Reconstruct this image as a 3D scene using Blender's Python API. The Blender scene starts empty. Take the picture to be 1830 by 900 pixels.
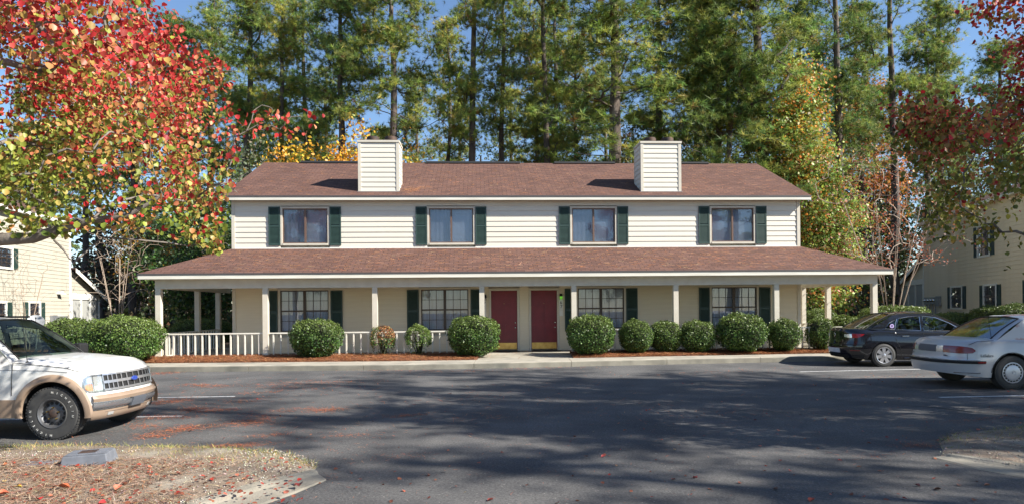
import bpy, bmesh, math, random
import numpy as np
from mathutils import Vector, Matrix, Euler
R = math.radians
random.seed(7)
RNG = np.random.default_rng(11)
scene = bpy.context.scene
C = scene.collection

# ------------------------------------------------------------------ camera
F, ROLL, EYE, CX, HY = 1200.0, 0.009, 1.7, 915.0, 550.0
cam = bpy.data.cameras.new('camera'); camo = bpy.data.objects.new('camera', cam); C.objects.link(camo)
camo.location = (0, 0, EYE); camo.rotation_euler = (math.pi/2, ROLL, 0)
cam.sensor_width = 36; cam.lens = 36*F/1830; cam.shift_y = 100/1830
cam.clip_start = .05; cam.clip_end = 3000
scene.camera = camo

# ------------------------------------------------------------------ sky, sun, exposure
TOSUN = Vector((1, -.37, .76)).normalized()
world = bpy.data.worlds.new('World'); scene.world = world; world.use_nodes = True
wn = world.node_tree.nodes; wl = world.node_tree.links
sky = wn.new('ShaderNodeTexSky'); sky.sky_type = 'NISHITA'; sky.sun_disc = False
sky.sun_elevation = math.asin(TOSUN.z); sky.sun_rotation = math.atan2(TOSUN.x, TOSUN.y)
sky.air_density = 1.0; sky.dust_density = .1; sky.ozone_density = 4.0
wl.new(sky.outputs[0], wn['Background'].inputs[0]); wn['Background'].inputs[1].default_value = .085
sun = bpy.data.lights.new('sun', 'SUN'); sun.energy = 5.0; sun.angle = R(.53); sun.color = (1, .95, .86)
suno = bpy.data.objects.new('sun', sun); C.objects.link(suno)
suno.rotation_euler = TOSUN.to_track_quat('Z', 'Y').to_euler(); suno.location = (20, -10, 30)
scene.view_settings.view_transform = 'Standard'; scene.view_settings.look = 'None'
scene.view_settings.exposure = 1.15; scene.view_settings.gamma = 1

# ------------------------------------------------------------------ placing helpers (a pixel of the photo to a point of the place)
def ray(px, py):
    u = (px-CX)/F; v = -(py-HY)/F
    return u*math.cos(ROLL)+v*math.sin(ROLL), v*math.cos(ROLL)-u*math.sin(ROLL)
def at(px, py, d):
    a, b = ray(px, py); return Vector((a*d, d, b*d+EYE))
def gnd(px, py, z=0):
    a, b = ray(px, py); t = (z-EYE)/b; return Vector((a*t, t, z))

# ------------------------------------------------------------------ materials
def nt(name):
    m = bpy.data.materials.new(name); m.use_nodes = True
    return m, m.node_tree.nodes, m.node_tree.links, m.node_tree.nodes['Principled BSDF']
def M(name, col, rough=.7, metal=0, col2=None, ns=5, lo=.35, hi=.65, bump=0, bs=60, spec=.5, coat=0, stretch=(1, 1, 1), detail=4, emit=None, col3=None, ns3=1.0, lo3=.5, hi3=.7):
    m, n, l, b = nt(name)
    b.inputs['Roughness'].default_value = rough; b.inputs['Metallic'].default_value = metal
    b.inputs['Specular IOR Level'].default_value = spec; b.inputs['Coat Weight'].default_value = coat
    b.inputs['Coat Roughness'].default_value = .05
    b.inputs['Base Color'].default_value = (*col, 1)
    if emit:
        b.inputs['Emission Color'].default_value = (*emit[0], 1); b.inputs['Emission Strength'].default_value = emit[1]
    if col2 or bump or col3:
        tc = n.new('ShaderNodeTexCoord'); mp = n.new('ShaderNodeMapping'); mp.inputs['Scale'].default_value = stretch
        l.new(tc.outputs['Object'], mp.inputs[0])
    out = None
    if col2:
        nz = n.new('ShaderNodeTexNoise'); nz.inputs['Scale'].default_value = ns; nz.inputs['Detail'].default_value = detail
        l.new(mp.outputs[0], nz.inputs[0])
        rp = n.new('ShaderNodeValToRGB'); rp.color_ramp.elements[0].position = lo; rp.color_ramp.elements[1].position = hi
        rp.color_ramp.elements[0].color = (*col, 1); rp.color_ramp.elements[1].color = (*col2, 1)
        l.new(nz.outputs[0], rp.inputs[0]); out = rp.outputs[0]
        l.new(out, b.inputs['Base Color'])
    if col3:
        nz = n.new('ShaderNodeTexNoise'); nz.inputs['Scale'].default_value = ns3; nz.inputs['Detail'].default_value = 5
        l.new(mp.outputs[0], nz.inputs[0])
        mr = n.new('ShaderNodeMapRange'); mr.inputs[1].default_value = lo3; mr.inputs[2].default_value = hi3; mr.clamp = True
        l.new(nz.outputs[0], mr.inputs[0])
        mx = n.new('ShaderNodeMix'); mx.data_type = 'RGBA'
        l.new(mr.outputs[0], mx.inputs[0])
        if out: l.new(out, mx.inputs[6])
        else: mx.inputs[6].default_value = (*col, 1)
        mx.inputs[7].default_value = (*col3, 1); l.new(mx.outputs[2], b.inputs['Base Color'])
    if bump:
        nb = n.new('ShaderNodeTexNoise'); nb.inputs['Scale'].default_value = bs; nb.inputs['Detail'].default_value = 3
        l.new(mp.outputs[0], nb.inputs[0])
        bp = n.new('ShaderNodeBump'); bp.inputs['Strength'].default_value = bump; bp.inputs['Distance'].default_value = .02
        l.new(nb.outputs[0], bp.inputs['Height']); l.new(bp.outputs[0], b.inputs['Normal'])
    return m
def leafmat(name, rough=.45, trans=.35, spec=.4, vary=False):
    m, n, l, b = nt(name)
    at_ = n.new('ShaderNodeAttribute'); at_.attribute_name = 'tint'; a = at_
    if vary:   # every tree its own tone of green
        oi = n.new('ShaderNodeObjectInfo'); rp = n.new('ShaderNodeValToRGB'); e = rp.color_ramp.elements
        e[0].color = (.72, .84, .85, 1); e[1].color = (1.45, 1.28, 1.05, 1); x_ = e.new(.5); x_.color = (1.05, 1.08, 1.0, 1)
        l.new(oi.outputs['Random'], rp.inputs[0]); a = n.new('ShaderNodeMix'); a.data_type = 'RGBA'; a.blend_type = 'MULTIPLY'; a.inputs[0].default_value = 1
        l.new(at_.outputs[0], a.inputs[6]); l.new(rp.outputs[0], a.inputs[7])
        class W_: outputs = [a.outputs[2]]
        a = W_
    l.new(a.outputs[0], b.inputs['Base Color']); b.inputs['Roughness'].default_value = rough
    b.inputs['Specular IOR Level'].default_value = spec
    t = n.new('ShaderNodeBsdfTranslucent'); l.new(a.outputs[0], t.inputs[0])
    mx = n.new('ShaderNodeMixShader'); mx.inputs[0].default_value = trans
    l.new(b.outputs[0], mx.inputs[1]); l.new(t.outputs[0], mx.inputs[2])
    l.new(mx.outputs[0], n['Material Output'].inputs[0])
    return m
def glassmat(name, tint, refl=.12, top=.9, rough=.0):
    m, n, l, b = nt(name)
    tr = n.new('ShaderNodeBsdfTransparent'); tr.inputs[0].default_value = (*tint, 1)
    g = n.new('ShaderNodeBsdfGlossy'); g.inputs['Roughness'].default_value = rough; g.inputs[0].default_value = (1, 1, 1, 1)
    fr = n.new('ShaderNodeFresnel'); fr.inputs[0].default_value = 1.5
    mr = n.new('ShaderNodeMapRange'); mr.inputs[1].default_value = .04; mr.inputs[2].default_value = 1
    mr.inputs[3].default_value = refl; mr.inputs[4].default_value = top
    l.new(fr.outputs[0], mr.inputs[0])
    mx = n.new('ShaderNodeMixShader'); l.new(mr.outputs[0], mx.inputs[0]); l.new(tr.outputs[0], mx.inputs[1]); l.new(g.outputs[0], mx.inputs[2])
    l.new(mx.outputs[0], n['Material Output'].inputs[0])
    return m

MT = {}
MT['siding'] = M('siding paint', (.70, .655, .555), .55, col2=(.645, .60, .505), ns=3, bump=.15, bs=40, stretch=(.3, 1, 6))
MT['siding_low'] = M('yellower porch wall siding', (.73, .64, .475), .55, col2=(.685, .595, .44), ns=3, bump=.15, bs=40, stretch=(.3, 1, 6))  # lower boards in a yellower tone than the upper siding
MT['trim'] = M('trim paint', (.60, .555, .46), .55, col2=(.55, .50, .41), ns=4)
MT['white'] = M('white paint', (.80, .78, .72), .5, col2=(.72, .70, .64), ns=6)
MT['fascia'] = M('cream fascia paint', (.74, .71, .62), .5, col2=(.62, .59, .50), ns=3, stretch=(.4, 1, 4))
MT['shutter'] = M('green shutter paint', (.024, .050, .042), .5, col2=(.030, .062, .052), ns=9)
MT['door'] = M('red door paint', (.20, .014, .020), .4, col2=(.165, .012, .017), ns=4)
MT['brass'] = M('brass', (.55, .36, .12), .3, 1, col2=(.42, .25, .08), ns=6)
MT['bronze'] = M('bronze window metal', (.075, .055, .045), .4, .3)
MT['brownmetal'] = M('brown window metal', (.16, .10, .075), .45, .2)
MT['dark'] = M('dark rubber', (.012, .012, .013), .75)
MT['black'] = M('black metal', (.02, .02, .022), .4, .4)
MT['steel'] = M('galvanised steel', (.32, .33, .34), .45, .5, col2=(.24, .25, .26), ns=8)
MT['rust'] = M('rusty flue metal', (.10, .055, .035), .7, .3, col2=(.035, .03, .03), ns=7)
MT['soffit'] = M('soffit paint', (.66, .60, .48), .7)
MT['ceiling'] = M('porch ceiling paint', (.70, .62, .46), .7)
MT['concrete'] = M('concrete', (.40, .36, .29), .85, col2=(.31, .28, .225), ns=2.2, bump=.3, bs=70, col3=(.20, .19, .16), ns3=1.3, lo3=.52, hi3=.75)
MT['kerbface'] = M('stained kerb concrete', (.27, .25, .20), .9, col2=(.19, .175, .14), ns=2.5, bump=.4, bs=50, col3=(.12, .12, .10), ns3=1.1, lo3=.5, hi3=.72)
MT['curtain'] = M('white window blind', (.62, .63, .67), .8, col2=(.55, .56, .60), ns=3, stretch=(14, 1, .4))
MT['curtain2'] = M('grey window screen', (.36, .37, .42), .8, col2=(.30, .31, .36), ns=2)
MT['room'] = M('dark room', (.03, .03, .032), .9)
MT['pane'] = glassmat('window glass', (.88, .91, .95), .06, .8)
MT['screen'] = M('porch screen', (.33, .33, .31), .8)
MT['bark'] = M('pine bark', (.115, .085, .068), .9, col2=(.055, .042, .036), ns=7, bump=.8, bs=14, stretch=(1, 1, .35), col3=(.19, .155, .13), ns3=3, lo3=.55, hi3=.7)
MT['bark2'] = M('grey smooth bark', (.20, .17, .145), .8, col2=(.11, .095, .08), ns=9, bump=.5, bs=30, stretch=(1, 1, .5))
MT['bark3'] = M('pale peeling bark', (.42, .33, .25), .7, col2=(.27, .20, .15), ns=6, stretch=(1, 1, .25))
MT['leaf'] = leafmat('leaf'); MT['needle'] = leafmat('pine needle', .5, .42, .3, vary=True); MT['bushleaf'] = leafmat('glossy bush leaf', .45, .2, .4)
MT['litter'] = leafmat('dry litter', .85, .05, .15)
MT['core'] = M('dark bush core', (.035, .042, .018), .95, col2=(.02, .022, .012), ns=12, bump=1, bs=25)
MT['rubber'] = M('tyre rubber', (.035, .035, .036), .7, col2=(.055, .053, .05), ns=6)
MT['letter'] = M('white tyre lettering', (.50, .50, .48), .6)
MT['chrome'] = M('chrome', (.75, .75, .76), .12, 1)
MT['alloy'] = M('alloy wheel', (.62, .62, .64), .28, .8)
MT['carglass'] = glassmat('car glass', (.42, .50, .46), .04, .38)
MT['clear'] = glassmat('clear lamp lens', (.9, .9, .9), .25, .9)
MT['interior'] = M('car interior', (.06, .06, .065), .8)
MT['interiorl'] = M('car interior light', (.22, .21, .20), .8)

# ------------------------------------------------------------------ mesh helpers
def link(o, parent=None, loc=None):
    C.objects.link(o)
    if parent is not None: o.parent = parent
    if loc is not None: o.location = loc
    return o
def tag(o, label=None, cat=None, group=None, kind=None):
    if label: o['label'] = label
    if cat: o['category'] = cat
    if group: o['group'] = group
    if kind: o['kind'] = kind
    return o
def empty(name, loc, label=None, cat=None, group=None, rz=0, kind=None):
    o = bpy.data.objects.new(name, None); o.empty_display_size = .2
    link(o, None, loc); o.rotation_euler.z = rz
    return tag(o, label, cat, group, kind)
class MB:
    def __init__(s): s.v = []; s.f = []; s.m = []; s.cur = 0
    def add(s, vs, fs):
        k = len(s.v); s.v += [tuple(p) for p in vs]; s.f += [tuple(i+k for i in f) for f in fs]; s.m += [s.cur]*len(fs); return s
    def box(s, x0, x1, y0, y1, z0, z1, T=None):
        vs = [(x, y, z) for z in (z0, z1) for y in (y0, y1) for x in (x0, x1)]
        if T: vs = [T @ Vector(p) for p in vs]
        return s.add(vs, [(0, 2, 3, 1), (4, 5, 7, 6), (0, 1, 5, 4), (1, 3, 7, 5), (3, 2, 6, 7), (2, 0, 4, 6)])
    def grid(s, rows, close=False, flip=False):
        n = len(rows[0]); vs = [p for r in rows for p in r]; fs = []
        for i in range(len(rows)-1):
            for j in range(n if close else n-1):
                a, b, c, d = i*n+j, i*n+(j+1) % n, (i+1)*n+(j+1) % n, (i+1)*n+j
                fs.append((d, c, b, a) if flip else (a, b, c, d))
        return s.add(vs, fs)
    def poly(s, pts): return s.add(pts, [tuple(range(len(pts)))])
    def prism(s, pts, z0, z1):
        n = len(pts)
        s.add([(p[0], p[1], z0) for p in pts]+[(p[0], p[1], z1) for p in pts],
              [tuple(reversed(range(n))), tuple(range(n, 2*n))]+[(i, (i+1) % n, n+(i+1) % n, n+i) for i in range(n)]); return s
    def tube(s, pts, rad, n=6, cap=True):
        pts = [Vector(p) for p in pts]; rows = []
        if not isinstance(rad, (list, tuple)): rad = [rad]*len(pts)
        up = None
        for i, p in enumerate(pts):
            d = (pts[min(i+1, len(pts)-1)]-pts[max(i-1, 0)])
            d = d.normalized() if d.length > 1e-9 else Vector((0, 0, 1))
            if up is None:
                up = Vector((0, 0, 1)) if abs(d.z) < .9 else Vector((1, 0, 0))
            a = d.cross(up); a = a.normalized() if a.length > 1e-6 else Vector((1, 0, 0)); b = a.cross(d).normalized(); up = b
            rows.append([p+(a*math.cos(t)+b*math.sin(t))*rad[i] for t in [2*math.pi*j/n for j in range(n)]])
        s.grid(rows, True)
        if cap:
            s.poly(list(reversed(rows[0]))); s.poly(rows[-1])
        return s
    def lathe(s, prof, n=24, T=None, axis='z'):
        rows = []
        for r, h in prof:
            row = []
            for j in range(n):
                t = 2*math.pi*j/n
                p = (r*math.cos(t), r*math.sin(t), h) if axis == 'z' else (r*math.cos(t), h, r*math.sin(t))
                row.append(T @ Vector(p) if T else p)
            rows.append(row)
        return s.grid(rows, True)
    def mesh(s, name, mats):
        me = bpy.data.meshes.new(name); me.from_pydata(s.v, [], s.f)
        if not isinstance(mats, (list, tuple)): mats = [mats]
        for m in mats: me.materials.append(m)
        if len(mats) > 1: me.polygons.foreach_set('material_index', s.m)
        return me
    def build(s, name, mats, parent=None, label=None, smooth=False, loc=None, fix=False, weld=False, kind=None):
        me = s.mesh(name, mats)
        if fix or weld:
            bm = bmesh.new(); bm.from_mesh(me)
            if weld: bmesh.ops.remove_doubles(bm, verts=bm.verts, dist=1e-5)
            bmesh.ops.recalc_face_normals(bm, faces=bm.faces); bm.to_mesh(me); bm.free()
        if smooth:
            me.shade_smooth()
            if isinstance(smooth, (int, float)) and smooth is not True: me.set_sharp_from_angle(angle=R(smooth))
        o = bpy.data.objects.new(name, me); link(o, parent, loc)
        if label: o['label'] = label
        if kind: o['kind'] = kind
        return o
def inst(name, me, parent=None, loc=(0, 0, 0), rot=(0, 0, 0), sc=(1, 1, 1), label=None):
    o = bpy.data.objects.new(name, me); link(o, parent, loc); o.rotation_euler = rot; o.scale = sc
    if label: o['label'] = label
    return o
def bx(name, m, parent, x0, x1, y0, y1, z0, z1, label=None, bevel=0):
    o = MB().box(x0, x1, y0, y1, z0, z1).build(name, m, parent, label)
    if bevel: bev(o, bevel)
    return o
def bev(o, w, seg=2):
    bm = bmesh.new(); bm.from_mesh(o.data)
    bmesh.ops.bevel(bm, geom=[e for e in bm.edges], offset=w, segments=seg, affect='EDGES', profile=.6, clamp_overlap=True)
    bm.to_mesh(o.data); bm.free(); return o
def copy_tree(o, parent=None):
    c = o.copy(); C.objects.link(c)
    if parent is not None:
        c.parent = parent
    for ch in o.children: copy_tree(ch, c)
    return c
_txt = {}
def textmesh(s, size, depth=.0):
    cu = bpy.data.curves.new('t', 'FONT'); cu.body = s; cu.size = size; cu.extrude = depth; cu.align_x = 'CENTER'; cu.align_y = 'CENTER'
    cu.resolution_u = 3
    o = bpy.data.objects.new('t', cu); C.objects.link(o)
    dg = bpy.context.evaluated_depsgraph_get(); me = bpy.data.meshes.new_from_object(o.evaluated_get(dg))
    bpy.data.objects.remove(o); return me

# ------------------------------------------------------------------ foliage helpers
def leaves(pos, size, cols, nrm=None, spread=1.0, kind='leaf', rng=RNG, aspect=1.0, axis=None):
    """every position becomes one small folded leaf (6 vertices) or blade; returns a mesh with a per-leaf colour"""
    N = len(pos); pos = np.asarray(pos, float); size = np.broadcast_to(np.asarray(size, float), (N,))[:, None]
    rnd = rng.normal(size=(N, 3)); rnd /= np.linalg.norm(rnd, axis=1)[:, None]+1e-9
    n = rnd*spread + (0 if nrm is None else np.asarray(nrm)); n /= np.linalg.norm(n, axis=1)[:, None]+1e-9
    t = rng.normal(size=(N, 3)) if axis is None else np.asarray(axis, float)+rng.normal(size=(N, 3))*.25
    t -= (t*n).sum(1)[:, None]*n; t /= np.linalg.norm(t, axis=1)[:, None]+1e-9
    b = np.cross(n, t)
    if kind == 'leaf':
        prof = [(0, 0, 0), (.42*aspect, .30, .10), (.36*aspect, .72, .06), (0, 1, -.12), (-.36*aspect, .72, .06), (-.42*aspect, .30, .10)]
        F_ = [(0, 1, 2, 3), (0, 3, 4, 5)]
    elif kind == 'quad':
        prof = [(0, 0, 0), (.34*aspect, .5, .06), (0, 1, 0), (-.34*aspect, .5, .06)]; F_ = [(0, 1, 2, 3)]
    else:
        prof = [(-.5*aspect, 0, 0), (.5*aspect, 0, 0), (0, 1, 0)]; F_ = [(0, 1, 2)]
    k = len(prof); V = np.empty((N, k, 3))
    for i, (a, c, h) in enumerate(prof): V[:, i] = pos+(b*a+t*c+n*h)*size
    faces = np.asarray(F_)[None]+(np.arange(N)*k)[:, None, None]; nf = len(F_); fl = len(F_[0])
    me = bpy.data.meshes.new('leaves'); me.vertices.add(N*k); me.vertices.foreach_set('co', V.reshape(-1))
    me.loops.add(N*nf*fl); me.loops.foreach_set('vertex_index', faces.reshape(-1).astype(np.int32))
    me.polygons.add(N*nf); me.polygons.foreach_set('loop_start', (np.arange(N*nf)*fl).astype(np.int32))
    me.update(calc_edges=True)
    ca = me.color_attributes.new('tint', 'FLOAT_COLOR', 'POINT')
    cc = np.ones((N, k, 4)); cc[:, :, :3] = np.asarray(cols)[:, None, :]; ca.data.foreach_set('color', cc.reshape(-1))
    me.validate(); return me
def pick(cols, w, N, rng=RNG, jit=.22):
    cols = np.array(cols, float); w = np.array(w, float); w = w/w.sum()
    c = cols[rng.choice(len(cols), N, p=w)]; return np.clip(c*(1+rng.normal(size=(N, 1))*jit)*(1+rng.normal(size=(N, 3))*.08), .004, 1)
def meshobj(name, me, m, parent=None, kind=None, label=None, smooth=False):
    me.materials.clear(); me.materials.append(m); o = bpy.data.objects.new(name, me); link(o, parent)
    if kind: o['kind'] = kind
    if label: o['label'] = label
    return o
def grow(trunk, pts, rt=.008, gam=2.2, start=2, kmid=3, wob=.12, droop=0., up=.25, rng=RNG, down=.9, n=6, rmax=None):
    """a branching skeleton that reaches every point of pts; returns (MB, tips, tipdirs, twignodes)"""
    P_ = [Vector(p) for p in trunk]; par = [i-1 for i in range(len(P_))]; paths = [list(range(len(P_)))]; tips = []
    order = sorted(pts, key=lambda p: (Vector(p)-P_[len(trunk)//2]).length)
    arr = np.array([list(p) for p in P_])
    for p in order:
        p = Vector(p); d = arr-np.array(p); dist = np.sqrt((d**2).sum(1)); cost = dist+down*np.maximum(0, d[:, 2]+.12*dist)
        cost[:start] = 1e9; k = int(cost.argmin()); a = P_[k]; L = (p-a).length
        if L < 1e-3: continue
        path = [k]; last = k; new = []
        for i in range(1, kmid+1):
            t = i/kmid; q = a.lerp(p, t); s_ = math.sin(t*math.pi)
            q = q+Vector((0, 0, (up-droop)*L*s_*.5))+Vector(rng.normal(size=3))*(wob*L*s_*.5)
            P_.append(q); par.append(last); last = len(P_)-1; path.append(last); new.append(list(q))
        arr = np.vstack([arr, new]); paths.append(path); tips.append(last)
    cnt = np.zeros(len(P_)); cnt[tips] = 1
    for i in range(len(P_)-1, 0, -1):
        if par[i] >= 0: cnt[par[i]] += cnt[i]
    r = rt*np.maximum(cnt, 1)**(1/gam)
    if rmax: r = np.minimum(r, rmax)
    mb = MB()
    for j, path in enumerate(paths):
        rr = [float(r[i]) for i in path]
        if j: rr[0] = min(rr[0], rr[1]*1.15); rr[-1] = max(rr[-1]*.55, rt*.5)
        mb.tube([P_[i] for i in path], rr, n if max(rr) > .03 else 4, cap=False)
    nodes = [(P_[p_[i]], (P_[p_[i]]-P_[p_[i-1]])) for p_ in paths[1:] for i in range(1, len(p_))]
    return mb, [P_[i] for i in tips], [(P_[i]-P_[par[i]]).normalized() for i in tips], nodes

# ================================================================== GROUND
D0, TH = 23.2, R(3)
def HL(x, y, z=0):   # house-local to world
    return Vector((x*math.cos(TH)-y*math.sin(TH), D0+x*math.sin(TH)+y*math.cos(TH), z))
MT['ground'] = M('leaf litter ground', (.115, .072, .042), .95, col2=(.055, .040, .026), ns=1.3, bump=.8, bs=9, col3=(.075, .09, .03), ns3=.25, lo3=.5, hi3=.62)
def subgrid(x0, x1, y0, y1, step):
    xs = np.arange(x0, x1+.01, step); ys = np.arange(y0, y1+.01, step); return [[(x, y, 0) for x in xs] for y in ys]
gb = MB(); gb.poly([(-400, -200, 0), (400, -200, 0), (400, 700, 0), (-400, 700, 0)])
gb.build('ground', MT['ground'], kind='structure')

def asphalt():
    m, n, l, b = nt('asphalt'); b.inputs['Roughness'].default_value = .88; b.inputs['Specular IOR Level'].default_value = .3
    tc = n.new('ShaderNodeTexCoord'); o = tc.outputs['Object']
    n1 = n.new('ShaderNodeTexNoise'); n1.inputs['Scale'].default_value = 38; n1.inputs['Detail'].default_value = 8; n1.inputs['Roughness'].default_value = .85
    n2 = n.new('ShaderNodeTexNoise'); n2.inputs['Scale'].default_value = .8; n2.inputs['Detail'].default_value = 6
    v = n.new('ShaderNodeTexVoronoi'); v.inputs['Scale'].default_value = 75
    for q in (n1, n2, v): l.new(o, q.inputs['Vector'])
    r1 = n.new('ShaderNodeValToRGB'); e = r1.color_ramp.elements; e[0].position = .34; e[1].position = .70
    e[0].color = (.030, .030, .031, 1); e[1].color = (.180, .176, .172, 1)
    l.new(n1.outputs[0], r1.inputs[0])
    r2 = n.new('ShaderNodeValToRGB'); e = r2.color_ramp.elements; e[0].position = .35; e[1].position = .68
    e[0].color = (.70, .70, .72, 1); e[1].color = (1.25, 1.23, 1.2, 1); l.new(n2.outputs[0], r2.inputs[0])
    mx = n.new('ShaderNodeMix'); mx.data_type = 'RGBA'; mx.blend_type = 'MULTIPLY'; mx.inputs[0].default_value = 1
    l.new(r1.outputs[0], mx.inputs[6]); l.new(r2.outputs[0], mx.inputs[7])
    # pale stones in the aggregate
    r3 = n.new('ShaderNodeValToRGB'); e = r3.color_ramp.elements; e[0].position = .0; e[1].position = .93; e[0].color = (0, 0, 0, 1); e[1].color = (0, 0, 0, 1)
    e2 = r3.color_ramp.elements.new(.95); e2.color = (1, 1, 1, 1)
    l.new(v.outputs['Color'], r3.inputs[0])
    m2 = n.new('ShaderNodeMix'); m2.data_type = 'RGBA'; l.new(r3.outputs[0], m2.inputs[0]); l.new(mx.outputs[2], m2.inputs[6]); m2.inputs[7].default_value = (.28, .26, .23, 1)
    l.new(m2.outputs[2], b.inputs['Base Color'])
    bp = n.new('ShaderNodeBump'); bp.inputs['Strength'].default_value = .7; bp.inputs['Distance'].default_value = .012
    l.new(n1.outputs[0], bp.inputs['Height']); l.new(bp.outputs[0], b.inputs['Normal'])
    return m
MT['asphalt'] = asphalt()
KERB = [(-24, 19.0), (-11, 18.78), (-3.4, 18.75), (0, 19.07), (4.7, 19.8), (9.9, 20.5), (15.5, 21.2)]
def ky(x):
    return float(np.interp(x, [p[0] for p in KERB], [p[1] for p in KERB]))
ab = MB(); ab.poly([(-24, -14, .004), (17.5, -14, .004), (17.5, ky(17.5)-.01, .004)]+[(x, y, .004) for x, y in reversed(KERB)])
ab.build('parking_lot', MT['asphalt'], kind='structure')
MT['paint'] = M('worn white line paint', (.62, .62, .60), .8, col2=(.30, .30, .30), ns=14, lo=.45, hi=.7)
def strip(name, a, b, w, m, z=.008):
    a = Vector((a[0], a[1], 0)); b = Vector((b[0], b[1], 0)); d = (b-a).normalized(); n = Vector((-d.y, d.x, 0))*w/2
    k = max(2, int((b-a).length/.3)); rows = []
    for i in range(k+1):
        p = a.lerp(b, i/k); j = random.uniform(.85, 1.1); rows.append([p-n*j+Vector((0, 0, z)), p+n*j+Vector((0, 0, z))])
    return tag(MB().grid(rows).build(name, m), kind='structure')
for a, b in (((-10.6, 13.05), (-5.5, 13.29)), ((-9.5, 10.55), (-5.34, 10.87)), ((7.37, 17.22), (13.6, 18.0)), ((7.78, 12.25), (13.6, 12.7)), ((-10.6, 15.6), (-8.9, 15.7))):
    strip('parking_line', a, b, .095, MT['paint'])
MT['crack'] = M('asphalt crack', (.010, .010, .011), 1)
cpts = [(6.55, 11.35), (6.9, 11.1), (7.1, 10.75), (7.3, 10.55), (7.5, 10.15), (7.6, 9.8), (7.75, 9.6)]
rows = []
for i, (x, y) in enumerate(cpts):
    for k in range(4 if i < len(cpts)-1 else 1):
        x2, y2 = cpts[min(i+1, len(cpts)-1)]; t = k/4; w = random.uniform(.006, .022)
        p = Vector((x+(x2-x)*t+random.uniform(-.03, .03), y+(y2-y)*t, .008)); rows.append([p-Vector((w, w*.6, 0)), p+Vector((w, w*.6, 0))])
tag(MB().grid(rows).build('asphalt_crack', MT['crack']), kind='structure')

# kerb and walk in front of the beds: sections with open joints
kw = empty('kerb', (0, 0, 0), kind='structure')
def alongk(s):  # s = X
    return Vector((s, ky(s), 0))
x = -24.0; KZ = .165
while x < 15.4:
    L = random.uniform(2.7, 3.3); x2 = min(x+L, 15.5); w = 1.0 if x < 6 else .92
    xs = np.linspace(x+.006, x2-.006, 8); rows = []
    for s in xs:
        p = alongk(s); bk = 1.03-.012*max(0, s)
        rows.append([(p.x, p.y, -.02), (p.x, p.y+.005, KZ-.035), (p.x, p.y+.012, KZ-.012), (p.x, p.y+.035, KZ), (p.x, p.y+.16, KZ+.003), (p.x, p.y+bk, KZ+.012), (p.x, p.y+bk, -.02)])
    b = MB(); b.grid(rows, flip=True); b.poly(rows[0]); b.poly(list(reversed(rows[-1])))
    b.m = [0]*len(b.f)
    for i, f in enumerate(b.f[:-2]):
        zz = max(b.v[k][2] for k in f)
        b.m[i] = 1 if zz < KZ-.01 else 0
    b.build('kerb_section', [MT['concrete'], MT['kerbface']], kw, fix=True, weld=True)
    x = x2

# planting beds: straw-covered soil between the walk and the porch
MT['straw'] = M('pine straw mulch', (.30, .125, .060), .95, col2=(.13, .055, .030), ns=9, bump=1, bs=45, stretch=(1, 2.5, 1))
def bed(x0, x1, yb0):
    rows = []
    for x in np.arange(x0, x1+.01, .25):
        y0 = ky(x)+1.03-.012*max(0, x); y1 = D0+x*math.tan(TH)+yb0
        rows.append([(x, y0-.02, .15), (x, y0+.06, .185+random.uniform(-.01, .02))]+[(x, y0+(y1-y0)*t, .20+.10*t+random.uniform(-.015, .02)) for t in (.2, .4, .6, .8, 1)]+[(x, y1, 0)])
    b = MB().grid(rows, flip=True); return b.build('straw_bed', MT['straw'], kind='structure', smooth=True)
bed(-24, -11.3, 3.0); bed(-11.3, -1.05, -1.62); bed(1.85, 12.1, -1.62); bed(12.1, 17, 2)
# entry walk from the kerb to the porch
rows = [[(x, ky(x)+1.025, .172), (x, D0+x*math.tan(TH)-1.6, .215)] for x in np.linspace(-1.05, 1.85, 6)]
MB().grid(rows, flip=True).build('entry_walk', MT['concrete'], kind='structure')

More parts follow.
